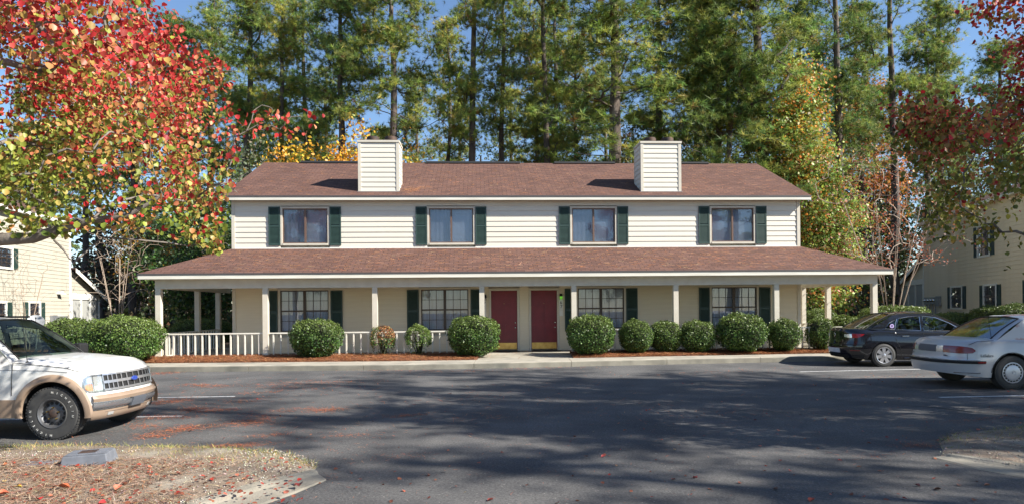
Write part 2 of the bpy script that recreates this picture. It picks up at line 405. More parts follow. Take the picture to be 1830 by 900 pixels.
# ================================================================== ROOF SHINGLES
def shingles():
    m, n, l, b = nt('roof shingles'); b.inputs['Roughness'].default_value = .92; b.inputs['Specular IOR Level'].default_value = .2
    uv = n.new('ShaderNodeUVMap'); uv.uv_map = 'UVMap'
    br = n.new('ShaderNodeTexBrick'); br.inputs['Scale'].default_value = 1; br.inputs['Brick Width'].default_value = .30; br.inputs['Row Height'].default_value = .14
    br.inputs['Mortar Size'].default_value = .010; br.inputs['Mortar Smooth'].default_value = .3; br.inputs['Bias'].default_value = 0
    br.inputs['Color1'].default_value = (.150, .082, .064, 1); br.inputs['Color2'].default_value = (.105, .057, .045, 1); br.inputs['Mortar'].default_value = (.055, .032, .027, 1)
    l.new(uv.outputs[0], br.inputs[0])
    n1 = n.new('ShaderNodeTexNoise'); n1.inputs['Scale'].default_value = .9; n1.inputs['Detail'].default_value = 6; l.new(uv.outputs[0], n1.inputs[0])
    r1 = n.new('ShaderNodeValToRGB'); e = r1.color_ramp.elements; e[0].position = .3; e[1].position = .7; e[0].color = (.90, .90, .91, 1); e[1].color = (1.09, 1.08, 1.07, 1); l.new(n1.outputs[0], r1.inputs[0])
    n2 = n.new('ShaderNodeTexNoise'); n2.inputs['Scale'].default_value = 40; n2.inputs['Detail'].default_value = 4; l.new(uv.outputs[0], n2.inputs[0])
    r2 = n.new('ShaderNodeValToRGB'); e = r2.color_ramp.elements; e[0].position = .3; e[1].position = .7; e[0].color = (.75, .75, .75, 1); e[1].color = (1.25, 1.25, 1.25, 1); l.new(n2.outputs[0], r2.inputs[0])
    a = n.new('ShaderNodeMix'); a.data_type = 'RGBA'; a.blend_type = 'MULTIPLY'; a.inputs[0].default_value = 1; l.new(br.outputs[0], a.inputs[6]); l.new(r1.outputs[0], a.inputs[7])
    c = n.new('ShaderNodeMix'); c.data_type = 'RGBA'; c.blend_type = 'MULTIPLY'; c.inputs[0].default_value = 1; l.new(a.outputs[2], c.inputs[6]); l.new(r2.outputs[0], c.inputs[7])
    l.new(c.outputs[2], b.inputs['Base Color'])
    bp = n.new('ShaderNodeBump'); bp.inputs['Strength'].default_value = .5; bp.inputs['Distance'].default_value = .02; bp.invert = True
    l.new(br.outputs['Fac'], bp.inputs['Height']); l.new(bp.outputs[0], b.inputs['Normal'])
    return m
MT['shingle'] = shingles()
def slope_roof(name, faces, parent, th=.05):
    """faces: list of (polygon, along) ; top faces get a UV in metres (u along the eave, v up the slope)"""
    bm = bmesh.new(); uvl = bm.loops.layers.uv.new('UVMap')
    for pts, al in faces:
        al = Vector(al).normalized(); vs = [bm.verts.new(p) for p in pts]; f = bm.faces.new(vs); f.normal_update()
        if f.normal.z < 0: f.normal_flip()
        up = f.normal.cross(al)
        for lp in f.loops: lp[uvl].uv = (lp.vert.co.dot(al), lp.vert.co.dot(up))
        low = [bm.verts.new(Vector(p)-Vector((0, 0, th))) for p in pts]
        bm.faces.new(list(reversed(low)))
        n_ = len(pts)
        for i in range(n_):
            try: bm.faces.new([vs[i], vs[(i+1) % n_], low[(i+1) % n_], low[i]])
            except Exception: pass
    me = bpy.data.meshes.new(name); bm.to_mesh(me); bm.free(); me.materials.append(MT['shingle'])
    o = bpy.data.objects.new(name, me); link(o, parent); return o

# ================================================================== SIDING
_bd = {}
def board_mesh(L, h, key='siding'):
    k = (round(L, 2), round(h, 3), key)
    if k not in _bd:
        b = MB(); sec = [(.03, 0), (.03, h+.006), (-.001, h+.006), (-.020, .004), (-.020, 0)]
        b.grid([[(0, y, z) for y, z in sec], [(L, y, z) for y, z in sec]], close=True); b.poly([(0, y, z) for y, z in sec]); b.poly([(L, y, z) for y, z in reversed(sec)])
        me = b.mesh('board', MT[key]); bm = bmesh.new(); bm.from_mesh(me); bmesh.ops.recalc_face_normals(bm, faces=bm.faces); bm.to_mesh(me); bm.free(); _bd[k] = me
    return _bd[k]
def side_rows(parent, x0, x1, z0, z1, holes, h=.178, y=0, key='siding', T=None, clip=None):
    z = z0
    while z < z1-.02:
        hh = min(h, z1-z); a0, a1 = (x0, x1) if clip is None else clip(z+hh)
        segs = [(a0, a1)]
        for (hx0, hx1, hz0, hz1) in holes:
            if z+hh > hz0+.01 and z < hz1-.01:
                ns_ = []
                for (a, b) in segs:
                    if hx1 <= a or hx0 >= b: ns_.append((a, b))
                    else:
                        if hx0-a > .03: ns_.append((a, hx0))
                        if b-hx1 > .03: ns_.append((hx1, b))
                segs = ns_
        for a, b in segs:
            if b-a > .04:
                o = bpy.data.objects.new('siding_board', board_mesh(b-a, hh, key)); link(o, parent)
                o.location = (a, y+random.uniform(-.0015, .0015), z)
                if T is not None: o.matrix_local = T @ Matrix.Translation((a, y, z))
        z += hh

def shutter_mesh(w, h, key='shutter'):
    b = MB(); s = .045
    b.box(0, s, -.035, -.001, 0, h); b.box(w-s, w, -.035, -.001, 0, h)
    zz = [0, h*.5-s/2, h-s*1.2]
    for z in (0, h*.5-.03, h-.055): b.box(s, w-s, -.033, -.002, z, z+.055)
    n = int(h/.042)
    for i in range(n):
        z = .05+i*(h-.1)/n
        if abs(z-h*.5) < .045: continue
        b.add([(s, -.030, z), (w-s, -.030, z), (w-s, -.010, z+.036), (s, -.010, z+.036), (s, -.030, z+.008), (w-s, -.030, z+.008)], [(0, 1, 5, 4), (4, 5, 2, 3)])
    b.box(s, w-s, -.010, -.003, .03, h-.03)
    return b.mesh('shutter', MT[key])
_sh = {}
def shutter(parent, x0, x1, z0, z1, y=-.02, label=None, T=None):
    k = (round(x1-x0, 2), round(z1-z0, 2))
    if k not in _sh: _sh[k] = shutter_mesh(*k)
    o = bpy.data.objects.new('shutter', _sh[k]); link(o, parent); o.location = (x0, y, z0)
    if label: o['label'] = label
    return o

# ================================================================== MAIN HOUSE
house = empty('townhouse', HL(0, 0, 0), 'two-storey cream sided building with brown shingle roofs, full-width front porch and two red doors', 'house', rz=TH)
X0, X1 = -9.45, 10.2
b = MB()   # walls behind the boards, gable ends included
def wallshell():
    y0, y1, zt, zr = .13, 8.4, 5.46, 7.50
    prof = [(y0, .1), (y1, .1), (y1, zt), (4.2, zr), (y0, zt)]
    b.grid([[(X0+.03, y, z) for y, z in prof], [(X1-.03, y, z) for y, z in prof]], close=True)
    b.poly([(X0+.03, y, z) for y, z in reversed(prof)]); b.poly([(X1-.03, y, z) for y, z in prof])
wallshell(); b.build('wall', MT['siding'], house, fix=True)
UW = [-7.77, -2.82, 2.11, 7.03]; UWZ = (3.95, 5.13); UWW = 1.51
LW = [-7.87, -3.12, 2.29, 7.01]; LWZ = (.97, 2.37); LWW = 1.62
DR = [-.72, .66]; DRZ = (.26, 2.31); DRW = .90
holes_u = [(x-.07, x+UWW+.07, UWZ[0]-.07, UWZ[1]+.07) for x in UW]
side_rows(house, X0+.09, X1-.09, 3.80, 5.40, holes_u, h=.178)
holes_l = [(x-.07, x+LWW+.07, LWZ[0]-.07, LWZ[1]+.07) for x in LW]+[(x-.08, x+DRW+.08, .1, DRZ[1]+.08) for x in DR]
side_rows(house, X0+.09, X1-.09, .24, 2.70, holes_l, h=.178, key='siding_low')
for x in (X0-.01, X1-.10):
    bx('corner_trim', MT['trim'], house, x, x+.11, -.035, .10, .24, 5.42)
for x, z in [(X0+.105, 5.38), ]:
    bx('frieze_board', MT['trim'], house, X0+.11, X1-.11, -.030, .03, 5.385, 5.455)
# end walls: courses of boards along both gable sides
for sx, x in ((-1, X0), (1, X1)):
    T = Matrix.Translation((x, 0, 0)) @ Matrix.Rotation(sx*math.pi/2, 4, 'Z')
    def clip(z, sx=sx):
        e = 0 if z < 5.5 else (z-5.45)/.487
        a, bb = .13+e, 8.38-e
        return (a, bb) if sx > 0 else (-bb, -a)
    if True:
        side_rows(house, 0, 0, .24, 7.3, [], h=.178, y=0, T=T, clip=clip)
def window(parent, x, z0, z1, w, kind, frame='trim', T=0, blind=('curtain', 'curtain'), y=0):
    f = MB(); t = .065
    f.box(x-t, x, y-.035, y+.11, z0-t, z1+t); f.box(x+w, x+w+t, y-.035, y+.11, z0-t, z1+t)
    f.box(x, x+w, y-.034, y+.11, z1, z1+t); f.box(x, x+w, y-.045, y+.11, z0-t, z0)
    wo = f.build('window', MT[frame], parent)
    c = x+w/2; g = MB(); mt = MT['brownmetal'] if kind == 'slider' else MT['bronze']; s = .035
    g.box(x, x+s, y, y+.05, z0, z1); g.box(x+w-s, x+w, y, y+.05, z0, z1); g.box(x+s, x+w-s, y, y+.05, z1-s, z1); g.box(x+s, x+w-s, y, y+.05, z0, z0+s)
    mw = .03 if kind == 'slider' else .045
    g.box(c-mw, c+mw, y-.006, y+.055, z0+s, z1-s)
    zm = (z0+z1)/2
    if kind == 'hung':
        g.box(x+s, c-mw, y-.004, y+.05, zm-.025, zm+.025); g.box(c+mw, x+w-s, y-.004, y+.05, zm-.025, zm+.025)
    g.build('sash', mt, wo)
    if kind == 'hung':
        for (a, bb) in ((x+s, c-mw), (c+mw, x+w-s)):
            for (q0, q1) in ((z0+s, zm-.025), (zm+.025, z1-s)):
                m_ = MB()
                for k in (1, 2): m_.box(a+(bb-a)*k/3-.008, a+(bb-a)*k/3+.008, y+.008, y+.022, q0, q1)
                zz = (q0+q1)/2; m_.box(a, bb, y+.009, y+.021, zz-.008, zz+.008)
                m_.build('muntin', mt, wo)
    for k, (a, bb) in enumerate(((x+s, c-mw), (c+mw, x+w-s))):
        MB().box(a, bb, y+.024+k*.004, y+.030+k*.004, z0+s, z1-s).build('pane', MT['pane'], wo)
        n_ = 26; m_ = MB(); key = blind[k]
        if key == 'curtain' and kind == 'slider':   # venetian blind slats
            for i in range(n_):
                z = z0+s+(z1-z0-2*s)*i/n_; hgt = (z1-z0-2*s)/n_
                m_.add([(a, y+.088, z), (bb, y+.088, z), (bb, y+.105, z+hgt*.95), (a, y+.105, z+hgt*.95)], [(0, 1, 2, 3)])
        else:
            xs = np.linspace(a, bb, 40)
            rows = [[(x_, y+.095+(.003 if kind == 'slider' else .009)*math.sin(x_*42+k), z) for x_ in xs] for z in (z0, z1)]
            m_.grid(rows)
        m_.build('blind', MT[key], wo)
    return wo
for i, x in enumerate(UW):
    window(house, x, *UWZ, UWW, 'slider', blind=('curtain2', 'curtain') if i != 3 else ('curtain', 'curtain'))
    shutter(house, x-.46, x-.08, 3.88, 5.19); shutter(house, x+UWW+.075, x+UWW+.45, 3.88, 5.19)
for i, x in enumerate(LW):
    window(house, x, *LWZ, LWW, 'hung')
for a, c in ((-8.23, -7.95), (-6.17, -5.78), (-3.60, -3.20), (-1.42, -1.10), (1.83, 2.20), (3.98, 4.38), (6.56, 6.93), (8.71, 9.11)):
    if c-a < .3: c = a+.27
    shutter(house, a, c, .88, 2.36)
# doors
for k, x in enumerate(DR):
    d = MB(); d.box(x, x+DRW, .03, .08, DRZ[0]+.02, DRZ[1])
    for (a, c, z0, z1) in ((.10, .41, 1.66, 1.92), (.49, .80, 1.66, 1.92), (.10, .41, .98, 1.56), (.49, .80, .98, 1.56), (.10, .41, .50, .90), (.49, .80, .50, .90)):
        d.box(x+a, x+c, .018, .03, DRZ[0]+z0, DRZ[0]+z1)
    do = d.build('door', MT['door'], house)
    bx('kick_plate', MT['brass'], do, x+.02, x+DRW-.02, .022, .029, DRZ[0]+.03, DRZ[0]+.25)
    kx = x+DRW-.07
    for z in (1.15, .98):
        T = Matrix.Translation((kx, .02, z+.05))
        MB().lathe([(.001, -.035), (.022, -.03), (.026, -.015), (.012, .0), (.03, .008), (.03, .012)], 12, T, 'y').build('door_knob', MT['chrome'], do, smooth=True)
    MB().lathe([(.001, -.01), (.012, -.008), (.012, .012)], 10, Matrix.Translation((x+DRW/2, .022, 1.86)), 'y').build('peephole', MT['brass'], do)
    f = MB(); t = .075; z0, z1 = DRZ
    f.box(x-t, x-.002, -.035, .12, z0-.04, z1+t); f.box(x+DRW+.002, x+DRW+t, -.035, .12, z0-.04, z1+t); f.box(x-.002, x+DRW+.002, -.034, .12, z1+.003, z1+t)
    f.build('door_frame', MT['trim'], house)
    bx('door_mat', MT['dark'], house, x-.02, x+DRW+.05, -.62, -.10, .227, .24)
    bx('threshold', MT['bronze'], house, x, x+DRW, -.05, .1, .22, .258)
# number plaques: the digits stand one below the other
for x, digits in ((-.955, '71'), (1.70, '67')):
    p = bx('number_plaque', MT['white'], house, x-.06, x+.06, -.036, -.022, 1.42, 1.99)
    for k, ch in enumerate(digits):
        me = textmesh(ch, .15, .003); me.materials.append(MT['black'])
        inst('digit', me, p, (x+random.uniform(-.01, .01), -.040, 1.88-k*.14), (math.pi/2, 0, 0))
def porch_light(x, z, lit):
    b = MB(); T = Matrix.Translation((x, -.09, z))
    b.lathe([(.001, .10), (.03, .095), (.055, .05), (.06, .03)], 14, T); b.box(x-.035, x+.035, -.06, -.021, z+.0, z+.12)
    o = b.build('porch_light', MT['black'], house, smooth=40)
    m = MT['greenlamp'] if lit else MT['clear']
    MB().lathe([(.05, .03), (.045, -.04), (.03, -.07), (.001, -.08)], 14, T).build('glass_shade', m, o, smooth=True)
MT['greenlamp'] = M('green glass bulb', (.15, .55, .05), .2, emit=((.25, .9, .08), .15))
porch_light(-.92, 2.05, False); porch_light(1.70, 2.07, True)
MB().lathe([(.06, .0), (.075, -.01), (.075, -.03), (.03, -.05), (.001, -.052)], 12, Matrix.Translation((3.1, -.9, 2.695))).build('smoke_alarm', MT['trim'], house)

# porch floor, posts, beams, ceiling
PX = [-11.1, -7.83, -4.43, -1.05, 1.90, 5.22, 8.55, 11.85]; PY = -1.70
b = MB(); b.box(-11.25, 12.0, -1.80, .13, .02, .225); b.box(-11.25, X0, .13, 4.3, .02, .224); b.box(X1, 12.0, .13, 4.3, .02, .224)
b.build('porch_floor', MT['concrete'], house)
pm = MB().box(-.08, .08, -.08, .08, .22, 2.40).box(-.095, .095, -.095, .095, .22, .34).mesh('post', MT['trim'])
for x in PX: inst('porch_post', pm, house, (x, PY, 0))
for x in (-11.1, 11.85):
    for y in (1.2, 3.1): inst('porch_post', pm, house, (x, y, 0))
inst('porch_post', pm, house, (X1+.42, 3.9, 0)); inst('porch_post', pm, house, (X0-.4, 4.1, 0))
bx('porch_beam', MT['trim'], house, -11.19, 11.94, PY-.07, PY+.07, 2.40, 2.70)
for x in (-11.1, 11.85): bx('porch_beam', MT['trim'], house, x-.07, x+.07, PY+.073, 4.2, 2.402, 2.698)
E0, E1, EY, EZ = -11.57, 12.30, -2.05, 2.86; WZ = 3.79; EB = 4.35
slope_roof('porch_roof', [([(E0, EY, EZ), (E1, EY, EZ), (X1, -.0, WZ), (X0, -.0, WZ)], (1, 0, 0)),
                          ([(E0, EB, EZ), (E0, EY, EZ), (X0, 0, WZ), (X0, EB, WZ)], (0, 1, 0)),
                          ([(E1, EY, EZ), (E1, EB, EZ), (X1, EB, WZ), (X1, 0, WZ)], (0, 1, 0))], house, .045)
# ceiling, soffit
b = MB(); b.box(E0+.03, E1-.03, EY+.03, -.03, 2.702, 2.715); b.box(E0+.03, X0-.02, -.03, EB-.03, 2.702, 2.715); b.box(X1+.02, E1-.03, -.03, EB-.03, 2.702, 2.715)
b.build('porch_ceiling', MT['ceiling'], house)
b = MB(); b.box(E0, E1, EY, EY+.028, 2.69, 2.806); b.box(E0, E0+.028, EY+.03, EB, 2.691, 2.806); b.box(E1-.028, E1, EY+.03, EB, 2.691, 2.806)
b.build('fascia', MT['fascia'], house)
MT['drip'] = M('dark drip edge', (.10, .09, .085), .5, .3)
b = MB(); b.box(E0-.012, E1+.012, EY-.014, EY+.03, 2.81, 2.858); b.box(E0-.014, E0+.03, EY+.031, EB, 2.81, 2.857); b.box(E1-.03, E1+.014, EY+.031, EB, 2.81, 2.857)
b.build('drip_edge', MT['drip'], house)
b = MB(); b.add([(E0, EB, EZ-.05), (X0, EB, WZ-.05), (X0, EB, 2.7), (E0, EB, 2.7)], [(0, 1, 2, 3)]); b.add([(E1, EB, EZ-.05), (X1, EB, WZ-.05), (X1, EB, 2.7), (E1, EB, 2.7)], [(0, 1, 2, 3)])
b.build('porch_end_panel', MT['siding'], house)
# counter flashing where the porch roof meets the wall, and its nail heads
bx('flashing', MT['white'], house, X0+.1, X1-.1, -.034, -.002, 3.745, 3.80)
# upper roof
A0, A1, AY, AZ, RY, RZ_ = -9.68, 10.48, -.30, 5.53, 4.2, 7.60
slope_roof('upper_roof', [([(A0, AY, AZ), (A1, AY, AZ), (A1, RY, RZ_), (A0, RY, RZ_)], (1, 0, 0)), ([(A0, 8.72, AZ), (A1, 8.72, AZ), (A1, RY, RZ_), (A0, RY, RZ_)], (1, 0, 0))], house, .05)
b = MB(); b.box(A0, A1, AY+.0, AY+.028, 5.375, 5.475); b.box(A0, A1, 8.68, 8.70, 5.375, 5.475); b.build('fascia', MT['fascia'], house)
b = MB(); b.box(A0-.012, A1+.012, AY-.014, AY+.03, 5.479, 5.527); b.build('drip_edge', MT['drip'], house)
b = MB(); b.box(A0+.02, A1-.02, AY+.028, .0, 5.458, 5.470); b.build('soffit', MT['soffit'], house)
for x in (A0, A1-.025):  # rake boards up both gables
    b = MB(); b.add([(x, AY, 5.36), (x, RY, 7.43), (x, RY, 7.55), (x, AY, 5.48), (x+.025, AY, 5.36), (x+.025, RY, 7.43), (x+.025, RY, 7.55), (x+.025, AY, 5.48)], [(0, 1, 2, 3), (7, 6, 5, 4), (0, 4, 5, 1), (3, 2, 6, 7)])
    b.add([(x, 8.70, 5.36), (x, RY, 7.43), (x, RY, 7.55), (x, 8.70, 5.48), (x+.025, 8.70, 5.36), (x+.025, RY, 7.43), (x+.025, RY, 7.55), (x+.025, 8.70, 5.48)], [(0, 1, 2, 3), (7, 6, 5, 4), (0, 4, 5, 1), (3, 2, 6, 7)])
    b.build('rake_board', MT['fascia'], house)
for x0, x1 in ((-8.2, -5.3), (-3.2, .6), (2.0, 4.5), (6.1, 8.4)):
    b = MB(); b.add([(x, y, z) for x in (x0, x1) for y, z in ((RY-.17, 7.565), (RY-.05, 7.66), (RY+.05, 7.66), (RY+.17, 7.565))], [(0, 1, 2, 3), (7, 6, 5, 4), (0, 4, 5, 1), (1, 5, 6, 2), (2, 6, 7, 3)])
    b.build('ridge_vent', MT['dark'], house)
for x, y in ((5.95, .9), (-1.0, 2.9)):
    MB().lathe([(.035, -.1), (.035, .28), (.03, .28)], 10, Matrix.Translation((x, y+1.4, AZ+(y+1.4-AY)*.46))).build('vent_pipe', MT['black'], house)
# chimneys
def chimney(x0, x1, lab):
    y0, y1, zb, zt = .2, 1.15, 5.4, 7.50
    c = MB().box(x0+.03, x1-.03, y0+.03, y1-.03, zb, zt).build('chimney', MT['siding'], house, lab)
    side_rows(c, x0+.075, x1-.075, 5.74, zt-.04, [], h=.170, y=y0)
    for sx, x in ((-1, x0), (1, x1)):
        T = Matrix.Translation((x, 0, 0)) @ Matrix.Rotation(sx*math.pi/2, 4, 'Z')
        side_rows(c, 0, 0, 5.74, zt-.04, [], h=.170, T=T, clip=(lambda z, sx=sx: (y0+.08, y1-.08) if sx > 0 else (-y1+.08, -y0-.08)))
    for x in (x0-.012, x1-.088):
        for y in (y0-.03, y1-.07): bx('corner_trim', MT['trim'], c, x, x+.10, y, y+.10, 5.5, zt-.02)
    bx('cap', MT['trim'], c, x0-.03, x1+.03, y0-.05, y1+.05, zt-.06, zt+.01)
    bx('cap_sheet', MT['rust'], c, x0-.01, x1+.01, y0-.03, y1+.03, zt+.011, zt+.025)
    for fx in (.30, .75):
        T = Matrix.Translation((x0+(x1-x0)*fx+.02, (y0+y1)/2, zt+.02))
        MB().lathe([(.15, 0), (.15, .06), (.22, .07), (.22, .19), (.20, .20), (.20, .22), (.001, .24)], 20, T).build('flue_cap', MT['rust'], c, smooth=35)
    b = MB(); b.box(x0-.05, x1+.05, y0-.06, y0-.031, 5.70, 5.745); b.build('flashing', MT['steel'], c)
chimney(-5.24, -3.86, 'left sided chimney standing on the front roof slope'); chimney(4.60, 6.02, 'right sided chimney standing on the front roof slope')
# railings
bal = MB().box(-.02, .02, -.02, .02, .30, .965).mesh('baluster', MT['fascia'])
def railing(ax, ay, bx_, by):
    dx, dy = bx_-ax, by-ay; L = math.hypot(dx, dy); ang = math.atan2(dy, dx)
    r = bpy.data.objects.new('railing', MB().box(.08, L-.08, -.035, .035, .965, 1.005).mesh('rail', MT['fascia'])); link(r, house, (ax, ay, 0)); r.rotation_euler.z = ang
    bx('bottom_rail', MT['fascia'], r, .08, L-.08, -.028, .028, .262, .300)
    n = round(L/.224)
    for i in range(1, n): inst('baluster', bal, r, (L*i/n, 0, 0))
for a, c in ((0, 1), (1, 2), (2, 3), (4, 5), (5, 6), (6, 7)): railing(PX[a], PY, PX[c], PY)
for x in (-11.1, 11.85): railing(x, PY, x, 1.2); railing(x, 1.2, x, 3.1)

# ================================================================== NEIGHBOUR HOUSES
MT['siding3'] = M('cream siding darkened for sun', (.46, .43, .355), .6, col2=(.42, .39, .32), ns=2, bump=.1, bs=30)  # neighbours' cream siding, its colour darkened to offset the full sun
MT['gutterc'] = M('worn gutter concrete', (.30, .27, .215), .9, col2=(.22, .20, .16), ns=3, bump=.4, bs=60, col3=(.15, .14, .12), ns3=1.7, lo3=.5, hi3=.7)
MT['siding2'] = M('cream siding lightened for shade', (.74, .635, .465), .6, col2=(.69, .585, .425), ns=2, bump=.1, bs=30)  # same cream siding, its colour lightened to make up for the shaded wall
class Side:
    """a neighbour whose long wall runs from its far corner (at) towards the camera; local x = along the wall, y = into the house"""
    def __init__(s, corner, away, flip):
        d = -Vector((away[0], away[1], 0)).normalized(); s.o = Vector((*corner, 0)); s.d = d
        n = Vector((-d.y, d.x, 0)) if not flip else Vector((d.y, -d.x, 0))     # into the house
        s.n = n; s.M = Matrix(((d.x, n.x, 0, s.o.x), (d.y, n.y, 0, s.o.y), (0, 0, 1, 0), (0, 0, 0, 1)))
    def wc(s, px, py):
        a, b = ray(px, py); v = Vector((a, 1, 0)); k = s.o.dot(s.n)/v.dot(s.n); return (v*k-s.o).dot(s.d), b*k+EYE
def neighbour(S, label, wins, lean, L, wallh, gz, meters, mirror, sdk):
    h = bpy.data.objects.new('neighbour_house', None); C.objects.link(h); h.location = S.o; h.rotation_euler.z = math.atan2(S.d.y, S.d.x)
    # local frame: x along wall; y into the house = +y when not mirrored, -y when mirrored
    sg = 1 if not mirror else -1
    tag(h, label, 'house')
    W_ = 9.0; SD = sdk
    def ybox(b, x0, x1, y0, y1, z0, z1):
        a, c = sorted((sg*y0, sg*y1)); b.box(x0, x1, a, c, z0, z1); return b
    b = MB(); ybox(b, .02, L, .03, W_, gz-.3, wallh)
    rid = wallh+2.0
    b.build('wall', MT[SD], h)
    T = Matrix.Identity(4) if sg > 0 else Matrix.Scale(-1, 4, (0, 1, 0))
    z = gz
    while z < wallh-.05:
        o = bpy.data.objects.new('siding_board', board_mesh(L-.1, .20, SD)); link(o, h); o.location = (.1, 0, z); o.scale = (1, sg, 1); z += .20
    b = MB(); ybox(b, -.05, .10, -.035, .05, gz-.2, wallh); b.build('corner_trim', MT['white'], h)
    # front gable and roof (ridge parallel to the wall)
    ov = .35
    def rp(x, y, z): return (x, sg*y, z)
    slope_roof('roof', [([rp(-ov, -ov, wallh-.05), rp(L+ov, -ov, wallh-.05), rp(L+ov, W_/2, rid), rp(-ov, W_/2, rid)], (1, 0, 0)),
                        ([rp(-ov, W_+ov, wallh-.05), rp(L+ov, W_+ov, wallh-.05), rp(L+ov, W_/2, rid), rp(-ov, W_/2, rid)], (1, 0, 0))], h, .08)
    b = MB(); ybox(b, -ov, L+ov, -ov-.02, -ov, wallh-.22, wallh-.06); b.build('fascia', MT['white'], h)
    b = MB(); ybox(b, -ov+.02, L+ov-.02, -ov, .02, wallh-.20, wallh-.18); b.build('soffit', MT['white'], h)
    b = MB(); b.poly([rp(.0, .03, wallh), rp(.0, W_-.03, wallh), rp(.0, W_/2, rid-.12)]); b.poly([rp(L, .03, wallh), rp(L, W_-.03, wallh), rp(L, W_/2, rid-.12)]); b.build('gable', MT[SD], h)
    # lean-to screened porch beyond the far corner
    LX, zh, zl = lean
    side = MB(); side.add([rp(-.05, .03, 2.75+gz-.5), rp(-LX, .03, 2.75+gz-.5), rp(-LX, .03, zl), rp(-.05, .03, zh)], [(0, 1, 2, 3)])
    z = 2.75+gz-.5
    while z < zh-.15:
        xe = -LX+(z+.2-zl)/(zh-zl)*LX if z+.2 > zl else -LX
        if xe < -.3:
            o = bpy.data.objects.new('siding_board', board_mesh(round(-.05-xe, 2), .20, SD)); link(o, h); o.location = (xe, 0, z); o.scale = (1, sg, 1)
        z += .2
    side.build('lean_to_wall', MT[SD], h)
    b = MB(); ybox(b, -LX, -.05, -.04, .06, 2.42+gz-.5, 2.75+gz-.5)
    b.build('lean_to_beam', MT['white'], h)
    for k, x in enumerate(np.linspace(-LX, -.14, 4)):
        b = MB(); ybox(b, x, x+.10, -.045, .06, gz-.2, 2.42+gz-.5); b.build('lean_to_post', MT['white'], h)
    b = MB(); ybox(b, -LX+.1, -.14, .02, .03, gz-.2, 2.42+gz-.5); b.build('screen_panel', MT['screen'], h)
    b = MB(); ybox(b, -LX+.05, -.1, 3.5, 3.6, gz-.2, 2.8+gz-.5); ybox(b, -LX, -LX+.06, .06, 3.6, gz-.2, 2.42+gz-.5); b.build('lean_to_back', MT[SD], h)
    slope_roof('lean_to_roof', [([rp(0, -.3, zh+.05), rp(-LX-.35, -.3, zl-.10), rp(-LX-.35, 3.7, zl-.10), rp(0, 3.7, zh+.05)], (0, 1, 0))], h, .06)
    b = MB(); b.add([rp(.02, -.32, zh+.03), rp(-LX-.4, -.32, zl-.16), rp(-LX-.4, -.32, zl-.42), rp(.02, -.32, zh-.20), rp(.02, -.29, zh+.03), rp(-LX-.4, -.29, zl-.16), rp(-LX-.4, -.29, zl-.42), rp(.02, -.29, zh-.20)],
                    [(0, 1, 2, 3), (7, 6, 5, 4), (3, 2, 6, 7), (1, 5, 6, 2)])
    b.build('rake_board', MT['white'], h)
    for (x0, x1, z0, z1, sw) in wins:
        t = .10; f = MB()
        for q in ((x0-t, x0, z0-t, z1+t), (x1, x1+t, z0-t, z1+t), (x0, x1, z1, z1+t), (x0, x1, z0-t, z0)): ybox(f, q[0], q[1], -.07, .0, q[2], q[3])
        wo = f.build('window', MT['white'], h)
        ybox(MB(), x0, x1, -.025, -.022, z0, z1).build('blind', MT['curtain'] if not mirror else MT['curtain2'], wo)
        zm = (z0+z1)/2; g = MB()
        for k in (1, 2): xx = x0+(x1-x0)*k/3; ybox(g, xx-.012, xx+.012, -.05, -.035, z0, z1)
        for zz, w in ((zm, .025), ((z0+zm)/2, .01), ((zm+z1)/2, .01)): ybox(g, x0, x1, -.054, -.036, zz-w, zz+w)
        g.build('muntin', MT['bronze'], wo)
        ybox(MB(), x0, x1, -.033, -.029, z0, z1).build('pane', MT['pane'], wo)
        for a in (x0-t-sw-.02, x1+t+.02):
            me = shutter_mesh(sw, z1-z0+.1); o = inst('shutter', me, h, (a, -sg*.02, z0-.05), sc=(1, sg, 1))
    # electric meters
    mx0, mx1, mz0, mz1 = meters
    b = MB(); ybox(b, mx0, mx1, -.16, -.02, mz0, mz1); mo = b.build('meter_box', MT['steel'], h)
    n = 4
    for k in range(n):
        x = mx0+(mx1-mx0)*(k+.5)/n
        MB().lathe([(.10, 0), (.10, sg*-.06), (.07, sg*-.10), (.001, sg*-.11)], 14, Matrix.Translation((x, -sg*.16, (mz0+mz1)/2+.03)), 'y').build('meter', MT['chrome'], mo, smooth=40)
        b = MB(); b.tube([(x, -sg*.08, mz0), (x, -sg*.08, gz-.3)], .035, 8); b.build('conduit', MT['steel'], mo)
    b = MB(); ybox(b, mx1+.04, mx1+.5, -.18, -.02, mz0-.12, mz1+.05); b.build('breaker_box', MT['steel'], h)
    return h
S1 = Side((-24.4, 37.1), (-.18, 1), False)
# into-the-house side check: away from the camera
def win(S, px0, px1, py0, py1, sw):
    c = (px0+px1)/2; xa, _ = S.wc(px0, py0); xb, _ = S.wc(px1, py0); _, za = S.wc(c, py1); _, zb_ = S.wc(c, py0)
    return (min(xa, xb), max(xa, xb), za, zb_, sw)
S1 = Side((-24.4, 37.1), (-.18, 1), True)
if S1.n.dot(S1.o) < 0: S1 = Side((-24.4, 37.1), (-.18, 1), False)
m1 = -1 if (Vector((-S1.d.y, S1.d.x, 0))-S1.n).length > .1 else 1
xa, z1_ = S1.wc(115, 567); xb, z2_ = S1.wc(97, 575)
neighbour(S1, 'cream two-storey neighbouring house in full sun at the far left behind the hedges', [win(S1, -9, 19, 443, 476, .42), win(S1, -8, 8, 541, 582, .42), win(S1, 51, 69, 541, 580, .42), win(S1, -60, -40, 436, 474, .42), win(S1, -60, -40, 541, 582, .42)],
          (3.7, 4.1, 2.75), 15, 6.6, .5, (xa, xb, 1.0, 1.5), m1 < 0, 'siding3')
S2 = Side((26.5, 43.2), (.2625, 1), True)
